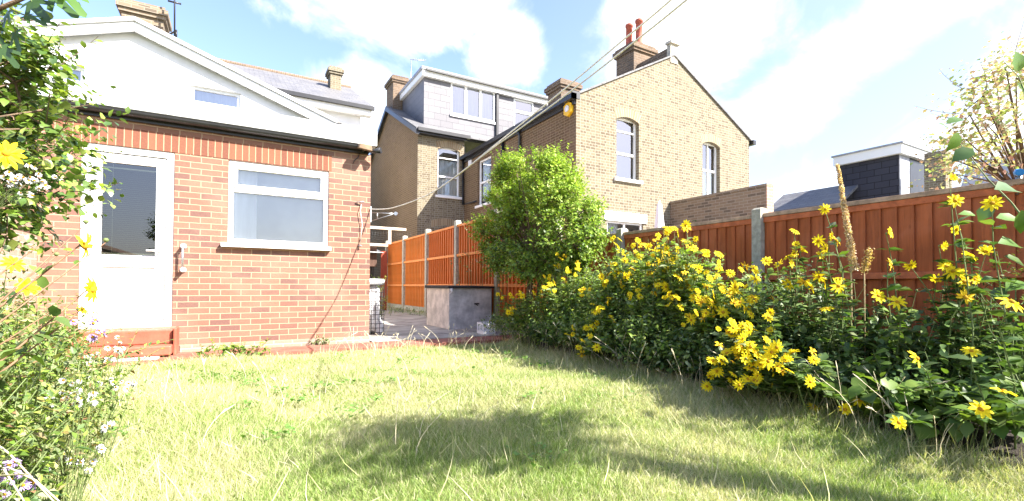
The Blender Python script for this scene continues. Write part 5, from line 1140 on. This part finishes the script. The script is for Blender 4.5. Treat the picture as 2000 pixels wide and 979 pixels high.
for (px, py, D) in ((168, 437, 1.5), (207, 473, 1.45), (107, 603, 1.5), (155, 608, 1.6), (110, 500, 1.6), (90, 470, 1.7)):
    p = atD(px, py, D); b = base + Vector((random.gauss(0, .1), random.gauss(0, .1), .2)); mb.tube([b, b + (p - b) * .5 + Vector((-.05, 0, .02)), p], [.003, .0025, .0015], 'stem_red', 5, cap=False); mb.tube([p, p + Vector((0, 0, .007)), p + Vector((0, 0, .013))], [.003, .009, .004], 'stem', 7)
mb.build('stems', dr_); fo.build('foliage', dr_, 'leaf')
def envL(x0, x1, y0, y1, zt):
    def f(N):
        x = rng.uniform(x0, x1, N); y = rng.uniform(y0, y1, N); s_ = np.clip((x1 - x) / (x1 - x0), 0, 1) ** .45; return np.column_stack([x, y, .05 + rng.random(N) ** .8 * zt * (.25 + .75 * s_)])
    return f
leafy('wild_border_plants', 'tangle of fine leaved wild plants in the left border below the glossy shrub', 'plant', 1700, envL(-1.6, -.52, 1.45, 3.3, .92), .040, SAGE + GREEN + LIME + [(.40, .36, .20), (.30, .16, .09)], 12, .26, tpl=LEAF, L=(.12, .3))
leafy('wild_border_plants', 'feathery reddish green weeds beside the red door steps', 'plant', 800, envL(-1.7, -1.1, 3.3, 5.4, .7), .04, SAGE + BROWN + GREEN, 12, .26, tpl=LEAF, L=(.12, .3))
leafy('border_plant', 'dark grassy leaved plant low at the left edge of the lawn', 'plant', 130, envL(-1.2, -.55, 1.3, 2.3, .35), .11, DARKG + SAGE, 5, .14, L=(.1, .2))
leafy('border_plant', 'bright low weeds spreading over the lawn corner at bottom left', 'plant', 110, envL(-.75, -.15, 1.0, 1.7, .12), .035, GREEN + SAGE, 8, .3, tpl=LEAF, L=(.08, .16), dz=.4)
# white asters
def asters(label, spots, D, n, jit, short=None, tint=None):
    pts = []
    for (px, py) in spots:
        c = atD(px, py, D)
        for k in range(n): pts.append(c + Vector((random.gauss(0, jit), random.gauss(0, jit), random.gauss(0, jit * .6))))
    c = sum(pts, Vector()) / len(pts); base = Vector((c.x - .1, c.y + .05, .02)); t_ = thing('aster_plant', label, 'flower', base, 'white asters in the left border'); mb = MB()
    for p in pts:
        put_flower(t_, p, random.uniform(.9, 1.5), tint or WHM, wild=.7); b = base + Vector(((p.x - base.x) * .5, (p.y - base.y) * .5, 0)) if short is None else c + Vector((-.12, .02, -short)); mb.tube([b, b + (p - b) * .5 + Vector((random.gauss(0, .02), random.gauss(0, .02), .03)), p - Vector((0, 0, .004))], [.0016, .0013, .0009], 'stem', 3, cap=False)
    mb.build('stems', t_)
asters('thick cluster of white asters low in the left border, the largest white cluster', [(130, 755), (150, 765), (115, 775), (165, 780), (140, 790)], 1.75, 4, .026)
asters('white asters on long stems against the red door steps', [(220, 672), (190, 690), (228, 680), (170, 700), (205, 745), (235, 740), (255, 750)], 2.3, 4, .035)
asters('few white asters near the bottom left corner above the grass', [(115, 900), (165, 905), (190, 880), (80, 915), (210, 830)], 1.75, 4, .02)
asters('white and faint pink blossom sprig among the glossy leaves at the left edge', [(55, 355), (15, 345), (70, 345), (40, 370)], 1.9, 6, .03, .16)
# small weeds at the foot of the red wall
def weed(label, px, py, N, w_, h_, size, cols):
    c = atZ(px, py, .035); leafy('wall_weed', label, 'weed', N, lambda n: np.column_stack([c.x + rng.normal(0, w_, n), np.minimum(c.y + rng.normal(0, .05, n), 6.99), .04 + rng.random(n) * h_]), size, cols, 5, .5, L=(.05, .14), dz=.5)
weed('sprawling leafy weed on the red path below the white window', 455, 695, 60, .16, .10, .05, GREEN + LIME)
weed('tiny thin weed at the foot of the red wall left of its corner', 625, 668, 12, .04, .07, .04, SAGE)
leafy('fence_weed', 'tall yellow green weed against the first orange fence panels behind the wire cage', 'weed', 90, lambda n: np.column_stack([3.3 + rng.normal(0, .16, n), 12.9 + rng.normal(0, .25, n), .05 + rng.random(n) * .95]), .05, LIME, 10, .2, tpl=LEAF, L=(.12, .25))
leafy('fence_weed', 'low weeds in the joint along the foot of the orange fence', 'weed', 160, lambda n: np.column_stack([4.25 + rng.normal(0, .1, n), rng.uniform(8.5, 15, n), .05 + rng.random(n) * .12]), .05, SAGE, 6, .3, tpl=LEAF, L=(.08, .18))
leafy('climbing_rose', 'sparse climbing stem with pale blooms trained on the orange fence', 'climber', 26, lambda n: np.column_stack([4.36 + rng.normal(0, .02, n), rng.uniform(7.6, 10.4, n), rng.uniform(.9, 2.3, n)]), .05, SAGE + [(.6, .5, .4)], 6, .5, L=(.15, .35))
# the tree outside the frame whose crown shades the lawn
cl = []
for (gx, gy, t_s, r, n) in ((1.0, 2.55, 2.3, .32, 6), (1.45, 2.45, 2.25, .28, 5), (1.2, 2.2, 2.2, .26, 4), (1.75, 1.45, 2.45, .12, 1), (2.5, 2.2, 2.6, .11, 1)):
    for k in range(n):
        q = Vector((gx + random.gauss(0, .16), gy + random.gauss(0, .12), 0)) + Vector((.78, -1.03, 1.15)) * (t_s + random.uniform(-.1, .15))
        v = CR.transposed() @ (q - CAMP); u_, v_ = 1000 + F * v.x / -v.z, 489 + SPX - F * v.y / -v.z
        if u_ > 2230 or v_ < -260 or v.z > 0: cl.append((q, r * random.uniform(.8, 1.1)))
crown_tree('garden_tree', 'small leafy tree standing just outside the picture, seen by its dappled shade on the lawn', 'tree', (4.0, -1.3, 0), cl, 34, .085, GREEN, .05, (3.6, -.9, 2.0), nleaf=7, L=(.15, .3), asp=.45, tpl=LEAF)

# climbing stem with large fresh leaves in front of the fence at the far right
vt = thing('climbing_vine', 'climbing stem with large bright green leaves rising above the fence at the far right', 'climber', (4.35, .95, .03)); mb = MB(); fo = Fol()
VP = [atX(px, py, 4.3) for (px, py) in ((2080, 620), (2010, 440), (1975, 395), (1930, 350), (1890, 300), (1862, 262))]
mb.tube([(4.35, .95, .0)] + [tuple(p) for p in VP], [.007, .006, .006, .005, .004, .003, .002], 'stem', 6, cap=False)
VP2 = [atX(px, py, 4.35) for (px, py) in ((2060, 420), (2030, 250), (1990, 150), (1960, 120))]
mb.tube([(4.4, .9, .0)] + [tuple(p) for p in VP2], [.006, .005, .004, .003, .002], 'stem', 6, cap=False)
right = CR @ Vector((1, 0, 0)); upv = CR @ Vector((0, 1, 0)); back = CR @ Vector((0, 0, 1))
for (px, py, ax, ay, sz) in ((1880, 232, -1, -.2, .12), (1872, 258, -.4, -1, .14), (1900, 290, -1, -.6, .15), (1985, 372, -1, .1, .19), (1935, 400, -.5, -.9, .12), (1945, 425, 1, -.1, .14), (1995, 410, .3, -1, .16), (1990, 480, -1, .2, .17), (1960, 500, 1, -.6, .17), (1930, 480, -1, -.5, .1), (1990, 140, -.3, 1, .13), (1985, 160, .4, -1, .14), (1850, 250, -.8, .4, .08), (2000, 550, -1, -.3, .15), (1960, 560, -.6, -1, .11), (1905, 420, -1, .2, .1)):
    p = atX(px, py, 4.28 + random.uniform(-.08, .06)); d = right * ax + upv * ay + back * random.uniform(-.2, .4); nr = back * .7 + upv * .8 + right * random.uniform(-.5, .5)
    fo.add(BIG, [tuple(p)], np.array([tuple(d)]), np.array([tuple(nr)]), sz, pal(1, [(.11, .21, .03), (.08, .16, .025)]), .42)
mb.build('stems', vt); fo.build('leaves', vt, 'waxy_leaf')

M['mauve_petal'] = plain('mauve_petal', (.45, .33, .62), .6, .1, 30, 0, .2)
MAU = [flower_mesh('mauve_head', 14, .014, .004, .3, 'mauve_petal', disc=.004)]
asters('pale mauve daisies at the bottom left corner of the picture', [(5, 940), (60, 948), (20, 905), (0, 965)], 1.35, 3, .012, None, MAU)
asters('two mauve asters among the weeds at mid left', [(170, 562 + 60), (195, 610 + 40)], 1.7, 3, .02, None, MAU)
mb = MB()
for a, b in (((-60, 830), (110, 985)), ((-40, 870), (60, 1000)), ((0, 905), (150, 1010)), ((-60, 960), (60, 925))):
    p, q = atD(*a, 1.35), atD(*b, 1.15); mb.tube([p, (p + q) / 2 + Vector((0, 0, .02)), q], [.003, .0026, .0014], 'dry_stalk', 5, cap=False)
tag(mb.build('dead_stalks', None, origin=(-1.0, .9, .1)), 'a few dead pale flower stalks leaning across the bottom left corner', 'stalks', kind='stuff')
